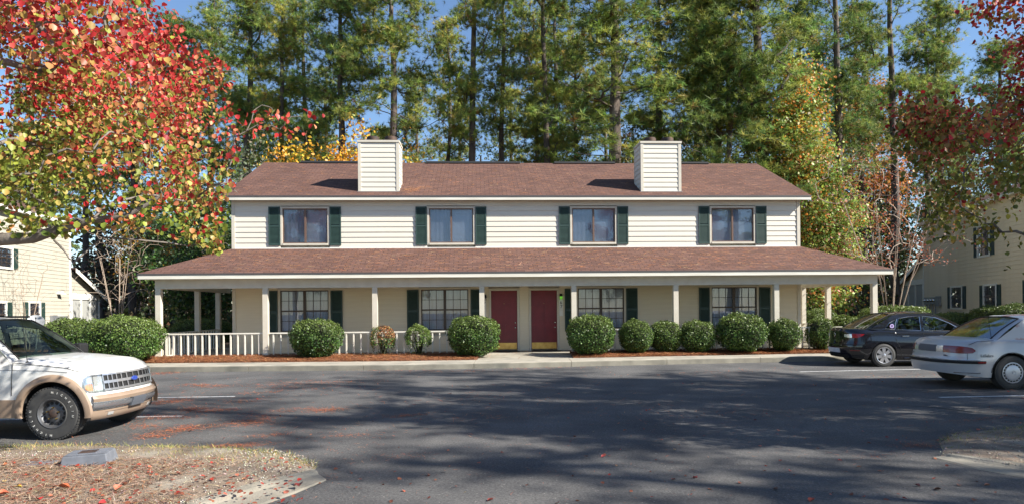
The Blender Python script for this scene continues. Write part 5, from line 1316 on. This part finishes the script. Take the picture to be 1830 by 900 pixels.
def wheel(root, x, y, hz, r, w, kind, side, letters=None, rot=0):
    wo = bpy.data.objects.new('wheel', None); link(wo, root, (x, y, hz)); s = side
    T = Matrix.Rotation(0, 4, 'Z'); b = MB(); rr = r*.62 if kind != 'alloy' else r*.70
    if kind == 'steel': rr = r*.545
    prof = [(rr, .5), (rr+.01, .47), (rr+(r-rr)*.35, .50), (r*.93, .46), (r*.975, .40), (r, .30), (r, -.30), (r*.975, -.40), (r*.93, -.46), (rr, -.5)]
    b.lathe([(a, s*h*w) for a, h in prof], 56, None, 'y')
    # tread blocks
    n = 54
    for i in range(n):
        a = 2*math.pi*(i+.25)/n; Tm = Matrix.Rotation(a, 4, 'Y'); 
        for sg in (1, -1): b.box(r*.955, r*1.012, min(sg*.43*w, sg*.18*w), max(sg*.43*w, sg*.18*w), -math.pi*r/n*.62, math.pi*r/n*.62, Tm)
        b.box(r*.97, r*1.01, -.14*w, .14*w, -math.pi*r/n*.5, math.pi*r/n*.5, Tm)
    b.build('tyre', MT['rubber'], wo, smooth=32)
    m = {'steel': MT['wheelgrey'], 'alloy': MT['alloy'], 'cover': MT['hubcap']}[kind]
    d = MB(); Y = s*w
    back = MB(); back.lathe([(rr, Y*.46), (rr*.97, Y*.40), (rr*.95, Y*.05), (.03, Y*.05)], 40, None, 'y'); back.build('rim_barrel', MT['dark'] if kind != 'steel' else MT['wheelgrey'], wo, smooth=40)
    if kind == 'steel':
        d.lathe([(rr*1.0, Y*.50), (rr*.93, Y*.46), (rr*.90, Y*.30), (rr*.80, Y*.22), (rr*.62, Y*.26), (rr*.45, Y*.34), (rr*.30, Y*.34), (rr*.28, Y*.30)], 40, None, 'y')
        o = d.build('rim', m, wo, smooth=40)
        h = MB()
        for i in range(14):
            a = 2*math.pi*i/14; h.lathe([(.001, 0), (.022, 0), (.024, -.0)], 8, Matrix.Translation((math.cos(a)*rr*.72, Y*.245+s*.004, math.sin(a)*rr*.72)) , 'y')
        h.build('rim_hole', MT['dark'], wo)
        h = MB(); h.lathe([(rr*.30, Y*.30), (rr*.29, Y*.42), (rr*.22, Y*.46), (.001, Y*.46)], 20, None, 'y'); h.build('hub', MT['rust'], wo, smooth=40)
        for i in range(5):
            a = 2*math.pi*i/5+.3; MB().lathe([(.011, Y*.33), (.011, Y*.46), (.001, Y*.47)], 6, Matrix.Translation((math.cos(a)*rr*.42, 0, math.sin(a)*rr*.42)), 'y').build('wheel_nut', MT['brass'], wo)
    elif kind == 'alloy':
        d.lathe([(rr, Y*.47), (rr*.985, Y*.52), (rr*.93, Y*.50), (rr*.91, Y*.30)], 48, None, 'y')
        d.lathe([(rr*.24, Y*.30), (rr*.24, Y*.46), (rr*.16, Y*.49), (.001, Y*.50)], 20, None, 'y')
        for i in range(7):
            a = 2*math.pi*i/7+rot; Tm = Matrix.Rotation(a, 4, 'Y')
            for o_, w0, w1 in ((-.0, .060, .038),):
                ys = sorted((Y*.32, Y*.46)); d.add([Tm @ Vector(p) for p in [(rr*.16, ys[0], -w0*.55), (rr*.16, ys[0], w0*.55), (rr*.95, ys[0], w0*.9), (rr*.95, ys[0], -w0*.9), (rr*.16, ys[1], -w1*.55), (rr*.16, ys[1], w1*.55), (rr*.95, ys[1]+s*.01, w1*.9), (rr*.95, ys[1]+s*.01, -w1*.9)]],
                      [(0, 1, 2, 3), (7, 6, 5, 4), (0, 4, 5, 1), (1, 5, 6, 2), (2, 6, 7, 3), (3, 7, 4, 0)])
        d.build('rim', m, wo, smooth=30, fix=True)
        h = MB().lathe([(.001, Y*.12), (rr*.6, Y*.12), (rr*.6, Y*.10)], 24, None, 'y'); h.build('brake_disc', MT['steel'], wo)
    else:
        d.lathe([(rr, Y*.48), (rr*.99, Y*.53), (rr*.93, Y*.54), (rr*.90, Y*.50), (rr*.88, Y*.47), (rr*.74, Y*.47), (rr*.72, Y*.54), (rr*.50, Y*.60), (rr*.22, Y*.61), (rr*.20, Y*.58), (rr*.13, Y*.58), (rr*.12, Y*.63), (.001, Y*.63)], 48, None, 'y')
        d.build('hubcap', m, wo, smooth=30)
        h = MB()
        for i in range(18):
            a = 2*math.pi*i/18; Tm = Matrix.Rotation(a, 4, 'Y'); ys = sorted((Y*.474, Y*.50)); h.box(rr*.755, rr*.865, ys[0], ys[1], -rr*.095, rr*.095, Tm)
        h.build('hubcap_slot', MT['dark'], wo)
    if letters:
        L = MB()
        for word, a0, step in letters:
            for i, ch in enumerate(word):
                me = textmesh(ch, r*.115, .002); a = R(a0+i*step)     # a: clockwise from the top as seen from outside
                Tm = Matrix.Rotation(a, 4, 'Y') @ Matrix.Translation((0, s*(w*.505+.003), r*.80)) @ Matrix.Rotation(math.pi/2, 4, 'X')
                if s > 0: Tm = Matrix.Rotation(-a, 4, 'Y') @ Matrix.Translation((0, s*(w*.505+.003), r*.80)) @ Matrix.Rotation(math.pi, 4, 'Z') @ Matrix.Rotation(math.pi/2, 4, 'X')
                L.add([Tm @ v.co for v in me.vertices], [tuple(p_.vertices) for p_ in me.polygons])
        L.build('tyre_lettering', MT['letter'], wo)
    return wo
MT['wheelgrey'] = M('steel wheel paint', (.14, .145, .155), .45, .5, col2=(.08, .08, .085), ns=9)
MT['hubcap'] = M('silver hubcap', (.58, .58, .60), .35, .5)
MT['wpaint'] = M('white car paint', (.72, .72, .70), .3, coat=.6, col2=(.66, .66, .645), ns=2)
MT['tan'] = M('tan lower body paint', (.31, .225, .165), .4, coat=.3, col2=(.275, .20, .145), ns=4)
MT['bumpergrey'] = M('grey chrome bumper', (.42, .43, .45), .22, .8)
MT['kpaint'] = M('black car paint', (.008, .008, .011), .10, coat=.6)
MT['amber'] = M('amber lens', (.75, .22, .03), .2, coat=.6)
MT['redlens'] = M('red tail lamp lens', (.42, .012, .015), .15, coat=.8)
MT['redlens2'] = M('dark red tail lamp lens', (.16, .012, .012), .2, coat=.8, col2=(.24, .02, .018), ns=10)
MT['lamp'] = M('lamp reflector', (.75, .76, .74), .15, .55)
MT['plate'] = M('licence plate', (.62, .64, .70), .4, col2=(.45, .50, .60), ns=22)
MT['dplate'] = M('dark licence plate', (.10, .11, .13), .5)
MT['blue'] = M('blue oval emblem', (.03, .06, .30), .3, coat=.5)
MT['sticker'] = M('lilac sticker', (.58, .45, .80), .5); MT['wbadge'] = M('badge letters', (.10, .10, .11), .4)
def silverpaint():
    m = M('sun-worn silver paint', (.54, .55, .57), .32, .2, coat=.3, col2=(.49, .50, .52), ns=1.5); return m
MT['spaint'] = silverpaint()
MT['sroof'] = M('peeled silver roof paint', (.66, .66, .66), .5, .1, col2=(.50, .20, .12), ns=2.2, lo=.52, hi=.58, stretch=(1, 1.6, 1), detail=8)
def E(e, a): return ('e', e, a)
def X_(x): return ('x', x)
def line(car, root, pts, m='dark', w=.006, side=1, name='panel_gap', off=.003):
    b = MB(); P_ = [car.pos(c, z, side, off) for c, z in pts]
    b.tube(P_, w, 4); return b.build(name, MT[m], root)

# ---- white and tan sport utility vehicle, nose to the right
sc1 = .965
suv = empty('parked_suv', (0, 0, 0), 'white older sport utility vehicle with tan lower panels, cut by the left edge', 'car')
c1 = Car(dict(W=.885, bow=.012, n=2.5, xa=(-2.0, 1.62), ra=.445, hz=.365, axles=(-1.415, 1.415),
    nose=[(.20, 1.95), (.36, 2.03), (.48, 2.08), (.58, 2.09), (.60, 2.04), (.75, 2.02), (.88, 1.99), (1.0, 1.92)], tail=[(.2, -2.3), (.5, -2.42), (.62, -2.42), (.64, -2.38), (1.1, -2.34)],
    sect=[(.2, .93), (.35, .965), (.55, .995), (.75, 1.0), (.95, .985), (1.15, .945)], top=[(-2.4, 1.08), (0, 1.08), (.78, 1.085), (1.2, 1.055), (1.7, .995), (1.95, .945), (2.1, .905), (2.35, .88)],
    low=[(-2.4, .36), (-1.9, .30), (-.9, .30), (.9, .30), (1.9, .31), (2.3, .33)], cab=(-2.45, .78), crown=.055,
    scr=((.80, 1.08), (.12, 1.60)), rear=((-2.18, 1.60), (-2.34, 1.08)), roof=[(-1.9, 1.635), (-1.4, 1.65), (-.8, 1.655), (-.25, 1.645), (.0, 1.625)], yb=.93, yr=.72, trim='dark', seats=(-.45, -1.3), light=True,
    sidewins=[[(.62, 1.11), (.12, 1.50), (-.38, 1.56), (-.38, 1.11)], [(-.47, 1.11), (-.47, 1.56), (-1.15, 1.57), (-1.30, 1.11)], [(-1.40, 1.11), (-1.24, 1.56), (-2.05, 1.54), (-2.16, 1.11)]]))
c1.body(suv, MT['wpaint']); c1.house(suv, MT['wpaint'], MT['carglass'])
# tan lower cladding, wheel-arch flares, bumper
for sd in (1, -1):
    for xa, xb in ((-.93, .93),):
        c1.patch('side_cladding', [(X_(x), .31, .56) for x in np.linspace(xa, xb, 14)], MT['tan'], suv, sd, .018)
    c1.patch('side_cladding', [(X_(x), .33, .60) for x in np.linspace(-1.99, -1.90, 4)], MT['tan'], suv, sd, .018)
    for xc in c1.axles:
        b = MB(); G = []
        for a in range(-14, 195, 8):
            ca, sa = math.cos(R(a)), math.sin(R(a)); row = []
            for rr_, of in ((.438, -.02), (.444, .038), (.47, .045), (.525, .030), (.54, -.004)):
                x, z = xc+rr_*ca, max(.30, .365+rr_*sa); row.append(c1.pos(X_(x), z, sd, of))
            G.append(row)
        b.grid(G, flip=sd > 0); b.build('wheel_arch_flare', MT['tan'], suv, smooth=50)
fr = [E(1, a) for a in (33, 36, 40, 46, 53, 60, 68, 76, 83, 90)]
def both(fn):
    for sd in (1, -1): fn(sd)
for nm, z0, z1, m, of, bk in (('bumper_upper', .49, .605, MT['tan'], .030, -.05), ('bumper_band', .385, .49, MT['bumpergrey'], .036, -.03), ('bumper_valance', .235, .385, MT['tan'], .014, -.02)):
    b = MB()
    for sd in (1, -1):
        ro = [[c1.pos(c, z0+.0, sd, bk), c1.pos(c, z0+.012, sd, of), c1.pos(c, (z0+z1)/2, sd, of+.012), c1.pos(c, z1-.012, sd, of), c1.pos(c, z1, sd, bk)] for c in [X_(1.872-.0)][:0]+fr]
        b.grid(ro, flip=sd < 0)
    b.build(nm, m, suv, smooth=50)
both(lambda sd: c1.patch('headlight', [(E(1, a), lo, hi) for a, lo, hi in ((24, .72, .76), (27, .665, .835), (32, .645, .862), (38, .643, .868), (45, .645, .868), (51, .65, .865))], MT['clear'], suv, sd, .018))
both(lambda sd: c1.patch('headlight_reflector', [(E(1, a), lo, hi) for a, lo, hi in ((38, .66, .855), (42, .66, .855), (47, .66, .855), (50.5, .663, .852))], MT['lamp'], suv, sd, .010))
both(lambda sd: c1.patch('turn_signal', [(E(1, a), lo, hi) for a, lo, hi in ((26, .685, .74), (30, .665, .755), (36, .665, .75))], MT['amber'], suv, sd, .010))
both(lambda sd: c1.patch('marker_lamp', [(E(1, a), lo, hi) for a, lo, hi in ((28, .77, .83), (32, .765, .85), (36.5, .765, .855))], MT['lamp'], suv, sd, .010))
both(lambda sd: c1.patch('lamp_surround', [(E(1, a), lo, hi) for a, lo, hi in ((21.5, .70, .78), (24, .65, .84), (29, .625, .875), (38, .622, .885), (52, .626, .882))], MT['bumpergrey'], suv, sd, .006))
c1.patch('grille_back', [(E(1, a), .655, .872) for a in (52, 60, 70, 80, 90)], MT['dark'], suv, both=True, off=.008)
b = MB()
for sd in (1, -1):
    for z0, z1 in ((.645, .672), (.748, .785), (.862, .885)):
        g = [[c1.pos(E(1, a), z, sd, .030) for z in (z0, z1)] for a in (51, 60, 70, 80, 90)]; b.grid(g, flip=sd < 0)
        g2 = [[c1.pos(E(1, a), z1, sd, o_) for o_ in (.008, .03)] for a in (51, 60, 70, 80, 90)]; b.grid(g2)
    for a in (51.5, 58, 64, 70, 76.5, 83.5, 89.9): b.grid([[c1.pos(E(1, a-.5*(a < 89)), z, sd, .029) for z in (.645, .885)], [c1.pos(E(1, min(90, a+.7)), z, sd, .029) for z in (.645, .885)]], flip=sd < 0)
b.build('grille', MT['alloy'], suv)
pe = c1.pos(E(1, 90), .767, 1, .036); MB().lathe([(.001, .012), (.85, .012), (1, 0)], 24, Matrix.Translation(pe) @ Matrix.Rotation(math.pi/2, 4, 'Y') @ Matrix.Diagonal((.034, .082, 1, 1))).build('emblem', MT['blue'], suv)
c1.patch('licence_plate', [(E(1, a), .37, .50) for a in (83, 86, 90)], MT['dplate'], suv, both=True, off=.065)
c1.patch('tow_slot', [(E(1, a), .285, .345) for a in (52, 60, 68, 76, 84, 90)], MT['dark'], suv, both=True, off=.020)
both(lambda sd: c1.patch('fog_lamp', [(E(1, a), .292, .335) for a in (56, 60, 64)], MT['lamp'], suv, sd, .03))
both(lambda sd: line(c1, suv, [(X_(.86), z) for z in (.62, .75, .9, 1.0, 1.07)], w=.005, side=sd))
both(lambda sd: line(c1, suv, [(X_(-.42), z) for z in (.31, .5, .75, .9, 1.07)], w=.005, side=sd))
both(lambda sd: line(c1, suv, [(X_(-.9), .97), (X_(0), .97), (X_(.8), .968), (X_(1.3), .955), (X_(1.62), .93)], w=.003, side=sd, name='body_crease', m='bumpergrey'))
both(lambda sd: line(c1, suv, [(X_(.85), 1.068), (X_(1.2), 1.035), (X_(1.6), .99), (E(1, 10), .955), (E(1, 22), .93)], w=.0035, side=sd, name='bonnet_gap'))
for sd in (1, -1):
    p = c1.pos(X_(.62), 1.12, sd, .02); b = MB().box(p.x-.08, p.x+.06, min(p.y, p.y+sd*.24), max(p.y, p.y+sd*.24), 1.07, 1.25); bev(b.build('door_mirror', MT['dark'], suv), .035)
    p = c1.pos(X_(-.28), .93, sd, .012); bev(MB().box(p.x-.08, p.x+.08, p.y-.012, p.y+.012, .905, .955).build('door_handle', MT['dark'], suv), .008)
b = MB(); p = Vector((1.02, -.80, 1.07)); b.tube([p, p+Vector((-.03, 0, .30)), p+Vector((-.08, 0, .62))], [.005, .003, .002], 5); b.lathe([(.022, -.01), (.018, .012), (.001, .02)], 10, Matrix.Translation(p)); b.build('aerial', MT['dark'], suv)
for y0 in (-.55, .12):
    b = MB(); b.tube([(.95, y0+.35, 1.13), (.82, y0+.15, 1.17), (.72, y0-.12, 1.21)], .008, 5); b.tube([(.86, y0+.45, 1.155), (.74, y0-.18, 1.215)], .006, 4); b.build('wiper', MT['dark'], suv)
for y in (-.6, .6):
    b = MB(); b.tube([(.05, y, 1.69), (-2.0, y, 1.70)], .018, 6); b.build('roof_rail', MT['dark'], suv)
for xc in c1.axles:
    for sd in (1, -1):
        wheel(suv, xc, sd*.775, .365, .365, .235, 'steel', sd, letters=[('MICHELIN', 2, 13.5), ('MICHELIN', 182, 13.5)] if sd < 0 else None)
hub = gnd(98, 786); suv.location = (hub.x-1.415*sc1-.02, hub.y+.885*sc1-.02, .004); suv.scale = (sc1,)*3

# ---- black saloon, nose to the right
sc2 = 1.0
c2 = Car(dict(W=.878, bow=.012, n=2.4, xa=(-1.66, 1.5), ra=.355, hz=.318, axles=(-1.31, 1.33),
    nose=[(.15, 2.12), (.35, 2.27), (.55, 2.28), (.68, 2.2), (.78, 2.05)], tail=[(.15, -2.12), (.35, -2.26), (.55, -2.30), (.72, -2.24), (.9, -2.24), (1.0, -2.26), (1.06, -2.22)],
    sect=[(.15, .92), (.3, .965), (.5, 1.0), (.7, .99), (.85, .965), (.96, .925), (1.1, .87)], top=[(-2.3, 1.035), (-2.0, 1.035), (-1.6, 1.01), (-.9, .985), (0, .955), (.9, .93), (1.1, .93), (1.6, .86), (2.0, .76), (2.3, .70)],
    low=[(-2.3, .24), (-1.7, .19), (-.9, .18), (.9, .17), (1.7, .19), (2.3, .20)], cab=(-1.62, 1.12), crown=.03,
    scr=((1.12, .94), (.22, 1.41)), rear=((-.95, 1.40), (-1.66, 1.03)), roof=[(-.75, 1.432), (-.4, 1.452), (-.05, 1.452), (.1, 1.435)], yb=.90, yr=.66, trim='chrome', seats=(.0, -.85), light=False,
    sidewins=[[(.92, .965), (.55, 1.19), (.22, 1.335), (-.12, 1.375), (-.17, .98)], [(-.25, .985), (-.20, 1.375), (-.55, 1.36), (-.80, 1.32), (-.93, 1.02)], [(-.97, 1.02), (-.86, 1.30), (-1.08, 1.20), (-1.23, 1.05)]]))
sedan = empty('parked_sedan', (0, 0, 0), 'glossy black four-door sedan parked behind the silver car at right', 'car')
c2.body(sedan, MT['kpaint']); c2.house(sedan, MT['kpaint'], MT['carglass'])
for sd in (1, -1):
    c2.patch('tail_light', [(E(-1, a), lo, hi) for a, lo, hi in ((12, .895, .90), (20, .83, .905), (30, .80, .91), (42, .79, .91))], MT['redlens'], sedan, sd, .014)
    c2.patch('tail_light_lens', [(E(-1, a), lo, hi) for a, lo, hi in ((42.5, .80, .90), (52, .80, .895), (62, .815, .885))], MT['lamp'], sedan, sd, .014)
    c2.patch('headlight', [(E(1, a), lo, hi) for a, lo, hi in ((8, .70, .74), (20, .64, .73), (36, .60, .70), (48, .60, .68))], MT['clear'], sedan, sd, .01)
    c2.patch('reflector_strip', [(E(-1, a), .44, .46) for a in (22, 34, 46)], MT['redlens2'], sedan, sd, .012)
    line(c2, sedan, [(X_(-.22), z) for z in (.22, .4, .6, .8, .95)], side=sd, w=.004); line(c2, sedan, [(X_(.85), z) for z in (.22, .4, .6, .8, .92)], side=sd, w=.004); line(c2, sedan, [(X_(-.82), .24), (X_(-.86), .5), (X_(-.98), .75), (X_(-1.02), .97)], side=sd, w=.004)
    for x in (-.72, .30):
        p = c2.pos(X_(x), .84, sd, .018); bev(MB().box(x-.09, x+.09, p.y-.014, p.y+.014, .825, .853).build('door_handle', MT['chrome'], sedan), .008)
    p = c2.pos(X_(.80), 1.0, sd, .05); bev(MB().box(p.x-.10, p.x+.10, min(p.y, p.y+sd*.17), max(p.y, p.y+sd*.17), .945, 1.08).build('door_mirror', MT['kpaint'], sedan), .04)
    line(c2, sedan, [(X_(x), z) for x, z in ((-.75, .235), (-.4, .25), (.3, .26), (.8, .24))], side=sd, m='kpaint', w=.02, name='sill_trim', off=.01)
c2.patch('licence_plate', [(E(-1, a), .375, .50) for a in (72, 80, 90)], MT['plate'], sedan, 1, off=.02, both=True)
c2.patch('bumper_crease', [(E(-1, a), .60, .615) for a in (10, 25, 40, 60, 75, 90)], MT['dark'], sedan, both=True, off=.010)
c2.patch('lower_bumper', [(E(-1, a), .235, .33) for a in (14, 25, 40, 60, 75, 90)], MT['dark'], sedan, both=True, off=.008)
p = c2.pos(E(-1, 90), .87, 1, .012); MB().lathe([(.035, 0), (.055, .006), (.06, 0)], 20, Matrix.Translation(p) @ Matrix.Rotation(-math.pi/2, 4, 'Y')).build('emblem', MT['chrome'], sedan, smooth=True)
q = c2.yy(-1.03, 1.11); T = Matrix.Translation((-1.03, -q-.002, 1.11)) @ Matrix.Rotation(math.pi/2, 4, 'X')
st = MB(); st.lathe([(.032, .002), (.045, .004), (.058, .002)], 22, T).build('sticker', MT['sticker'], sedan)
b = MB(); b.box(-.004, .004, -.045, .045, .003, .005, T); b.box(-.004, .004, -.04, .0, .003, .005, T @ Matrix.Rotation(R(45), 4, 'Z')); b.box(-.004, .004, -.04, .0, .003, .005, T @ Matrix.Rotation(R(-45), 4, 'Z')); b.build('sticker_bars', MT['sticker'], sedan)
for xc in c2.axles:
    for sd in (1, -1): wheel(sedan, xc, sd*.775, .318, .318, .205, 'alloy', sd, rot=.2)
hub = gnd(1580, 655); sedan.location = (hub.x+1.31*sc2, hub.y+.878*sc2-.02, .004); sedan.scale = (sc2,)*3

# ---- silver saloon with peeling roof paint, nose to the right
sc3 = 1.03
c3 = Car(dict(W=.945, bow=.012, n=2.35, xa=(-1.92, 1.85), ra=.375, hz=.325, axles=(-1.38, 1.43),
    nose=[(.2, 2.4), (.45, 2.55), (.62, 2.55), (.75, 2.4)], tail=[(.18, -2.40), (.26, -2.47), (.44, -2.52), (.55, -2.53), (.57, -2.47), (.80, -2.44), (.90, -2.40), (.95, -2.34)],
    sect=[(.18, .93), (.35, .97), (.55, 1.0), (.72, .985), (.88, .955), (.98, .92)], top=[(-2.55, .905), (-2.3, .935), (-1.9, .95), (-1.3, .955), (-.4, .945), (.9, .93), (1.6, .88), (2.2, .80), (2.6, .74)],
    low=[(-2.55, .31), (-1.9, .235), (-1.0, .20), (1.0, .20), (1.9, .22), (2.5, .24)], cab=(-1.62, 1.15), crown=.035,
    scr=((1.15, .93), (.42, 1.33)), rear=((-.98, 1.33), (-1.62, .945)), roof=[(-.85, 1.355), (-.5, 1.37), (0, 1.375), (.25, 1.36)], yb=.90, yr=.68, trim='chrome', seats=(.1, -.75), light=True,
    sidewins=[[(.95, .965), (.45, 1.26), (.05, 1.29), (.03, .965)], [(-.05, .965), (-.02, 1.295), (-.55, 1.295), (-.78, 1.27), (-.90, .97)]]))
old = empty('parked_sedan', (0, 0, 0), 'older silver sedan with rust-coloured patches of peeled paint on its roof, at the right edge', 'car')
c3.body(old, MT['spaint']); c3.house(old, MT['spaint'], MT['carglass'])
for o in old.children:
    if o.name.startswith('roof'): o.data.materials[0] = MT['sroof']
for sd in (1, -1):
    c3.patch('tail_light', [(E(-1, a), lo, hi) for a, lo, hi in ((13, .735, .765), (18, .705, .805), (28, .695, .825), (40, .695, .835), (54, .70, .84), (64, .705, .84))], MT['redlens2'], old, sd, .012)
    c3.patch('reversing_lamp', [(E(-1, a), .715, .83) for a in (64.5, 70, 75)], MT['lamp'], old, sd, .012)
    c3.patch('number_plate_cover' if False else 'plate_panel', [(E(-1, a), .705, .84) for a in (75.5, 82, 90)], MT['dplate'], old, sd, .010)
    c3.patch('bumper_strip', [(X_(-1.79), .50, .555)]*0+[(X_(-1.90), .50, .555)]+[(E(-1, a), .50, .555) for a in (6, 12, 20, 30, 40, 52, 64, 76, 90)], MT['dark'], old, sd, .022)
    c3.patch('marker_lamp', [(X_(x), .512, .543) for x in (-1.90,)]+[(E(-1, a), .512, .543) for a in (3, 6, 9)], MT['redlens2'], old, sd, .026)
    c3.patch('bumper_top', [(E(-1, a), .560, .575) for a in (6, 12, 20, 30, 40, 52, 64, 76, 90)], MT['bumpergrey'], old, sd, .016)
    c3.patch('bumper_lower_chrome', [(E(-1, a), .315, .33) for a in (4, 10, 20, 30, 45)], MT['chrome'], old, sd, .012)
    c3.patch('headlight', [(E(1, a), .60, .70) for a in (10, 25, 40, 55)], MT['clear'], old, sd, .01)
    line(c3, old, [(E(-1, 26), z) for z in (.58, .64, .70)], side=sd, w=.004); line(c3, old, [(X_(-.0), z) for z in (.25, .4, .6, .8, .94)], side=sd, w=.004); line(c3, old, [(X_(.95), z) for z in (.25, .4, .6, .8, .92)], side=sd, w=.004)
    line(c3, old, [(X_(-.86), .26), (X_(-.87), .45), (X_(-.95), .70), (X_(-1.0), .95)], side=sd, w=.005)
    line(c3, old, [(E(-1, 24), .86), (E(-1, 10), .925), (X_(-1.7), .945)], side=sd, w=.004, name='boot_gap')
    for x in (-.72, .25):
        p = c3.pos(X_(x), .80, sd, .015); bev(MB().box(x-.09, x+.09, p.y-.014, p.y+.014, .785, .82).build('door_handle', MT['black'], old), .008)
    p = c3.pos(X_(.85), 1.0, sd, .05); bev(MB().box(p.x-.08, p.x+.08, min(p.y, p.y+sd*.17), max(p.y, p.y+sd*.17), .95, 1.07).build('door_mirror', MT['spaint'], old), .035)
    xs = np.linspace(0, math.pi, 17); b = MB(); b.tube([c3.pos(X_(-1.38+.385*math.cos(a)), .325+.385*math.sin(a), sd, .002) for a in xs], .008, 4); b.build('arch_trim', MT['dark'], old)
b = MB(); me = textmesh('LeSabre', .075, .002); p = c3.pos(X_(-1.90), .64, -1, .006)
o = inst('badge_text', me, old, (p.x+.03, p.y-.002, .655), (math.pi/2, 0, R(-3))); me.materials.append(MT['wbadge'])
me = textmesh('BUICK', .045, .002); me.materials.append(MT['wbadge']); p = c3.pos(E(-1, 60), .64, 1, .008); inst('badge_text', me, old, (p.x, p.y, .645), (math.pi/2, 0, -math.pi/2))
me = textmesh('LeSabre', .05, .002); me.materials.append(MT['wbadge']); p = c3.pos(E(-1, 60), .64, -1, .008); inst('badge_text', me, old, (p.x-.004, p.y, .645), (math.pi/2, 0, -math.pi/2))
b = MB(); p = Vector((-1.62, -.70, .985)); b.tube([p, p+Vector((-.06, 0, .42)), p+Vector((-.10, 0, .70))], [.005, .003, .002], 5); b.lathe([(.022, -.03), (.018, .0), (.001, .008)], 10, Matrix.Translation(p)); b.build('aerial', MT['dark'], old)
for xc in c3.axles:
    for sd in (1, -1): wheel(old, xc, sd*.83, .325, .325, .205, 'cover', sd)
hub = gnd(1797, 696); old.location = (hub.x+1.38*sc3+.14, hub.y+.945*sc3-.02, .004); old.scale = (sc3,)*3

# pine needles caught on the two front roof slopes
L = []; C3 = []
for k in range(2600):
    x = RNG.uniform(A0+.2, A1-.2); y = RNG.uniform(AY+.1, RY-.1); z = AZ+(y-AY)*(RZ_-AZ)/(RY-AY)+.006
    L.append(tuple(HL(x, y, z)))
for k in range(2600):
    y = RNG.uniform(EY+.1, -.1); x = RNG.uniform(E0+1.2, E1-1.2); z = EZ+(y-EY)*(WZ-EZ)/(-EY)+.006; L.append(tuple(HL(x, y, z)))
for k in range(110):
    x = -3.45+RNG.normal()*.22; y = .35+RNG.normal()*.16+(x+3.45)*.3
    if x > -3.8: L.append(tuple(HL(x, y, AZ+(y-AY)*(RZ_-AZ)/(RY-AY)+.012)))
L = np.array(L); ax = np.tile([math.cos(TH), math.sin(TH), .0], (len(L), 1))+RNG.normal(size=(len(L), 3))*np.array([.5, .25, .0]); ax[:, 2] = ax[:, 1]*.45
nr = np.tile([0, -.42, .9], (len(L), 1))
me = leaves(L, RNG.uniform(.10, .24, len(L)), pick([(.50, .22, .09), (.40, .16, .07), (.55, .34, .20)], [3, 2, 1], len(L), RNG), kind='blade', axis=ax*4, nrm=nr, spread=.1, aspect=.05)
o = meshobj('roof_needles', me, MT['litter'], None, 'stuff'); tag(o, 'orange pine needles scattered over both front roof slopes', 'pine needles')
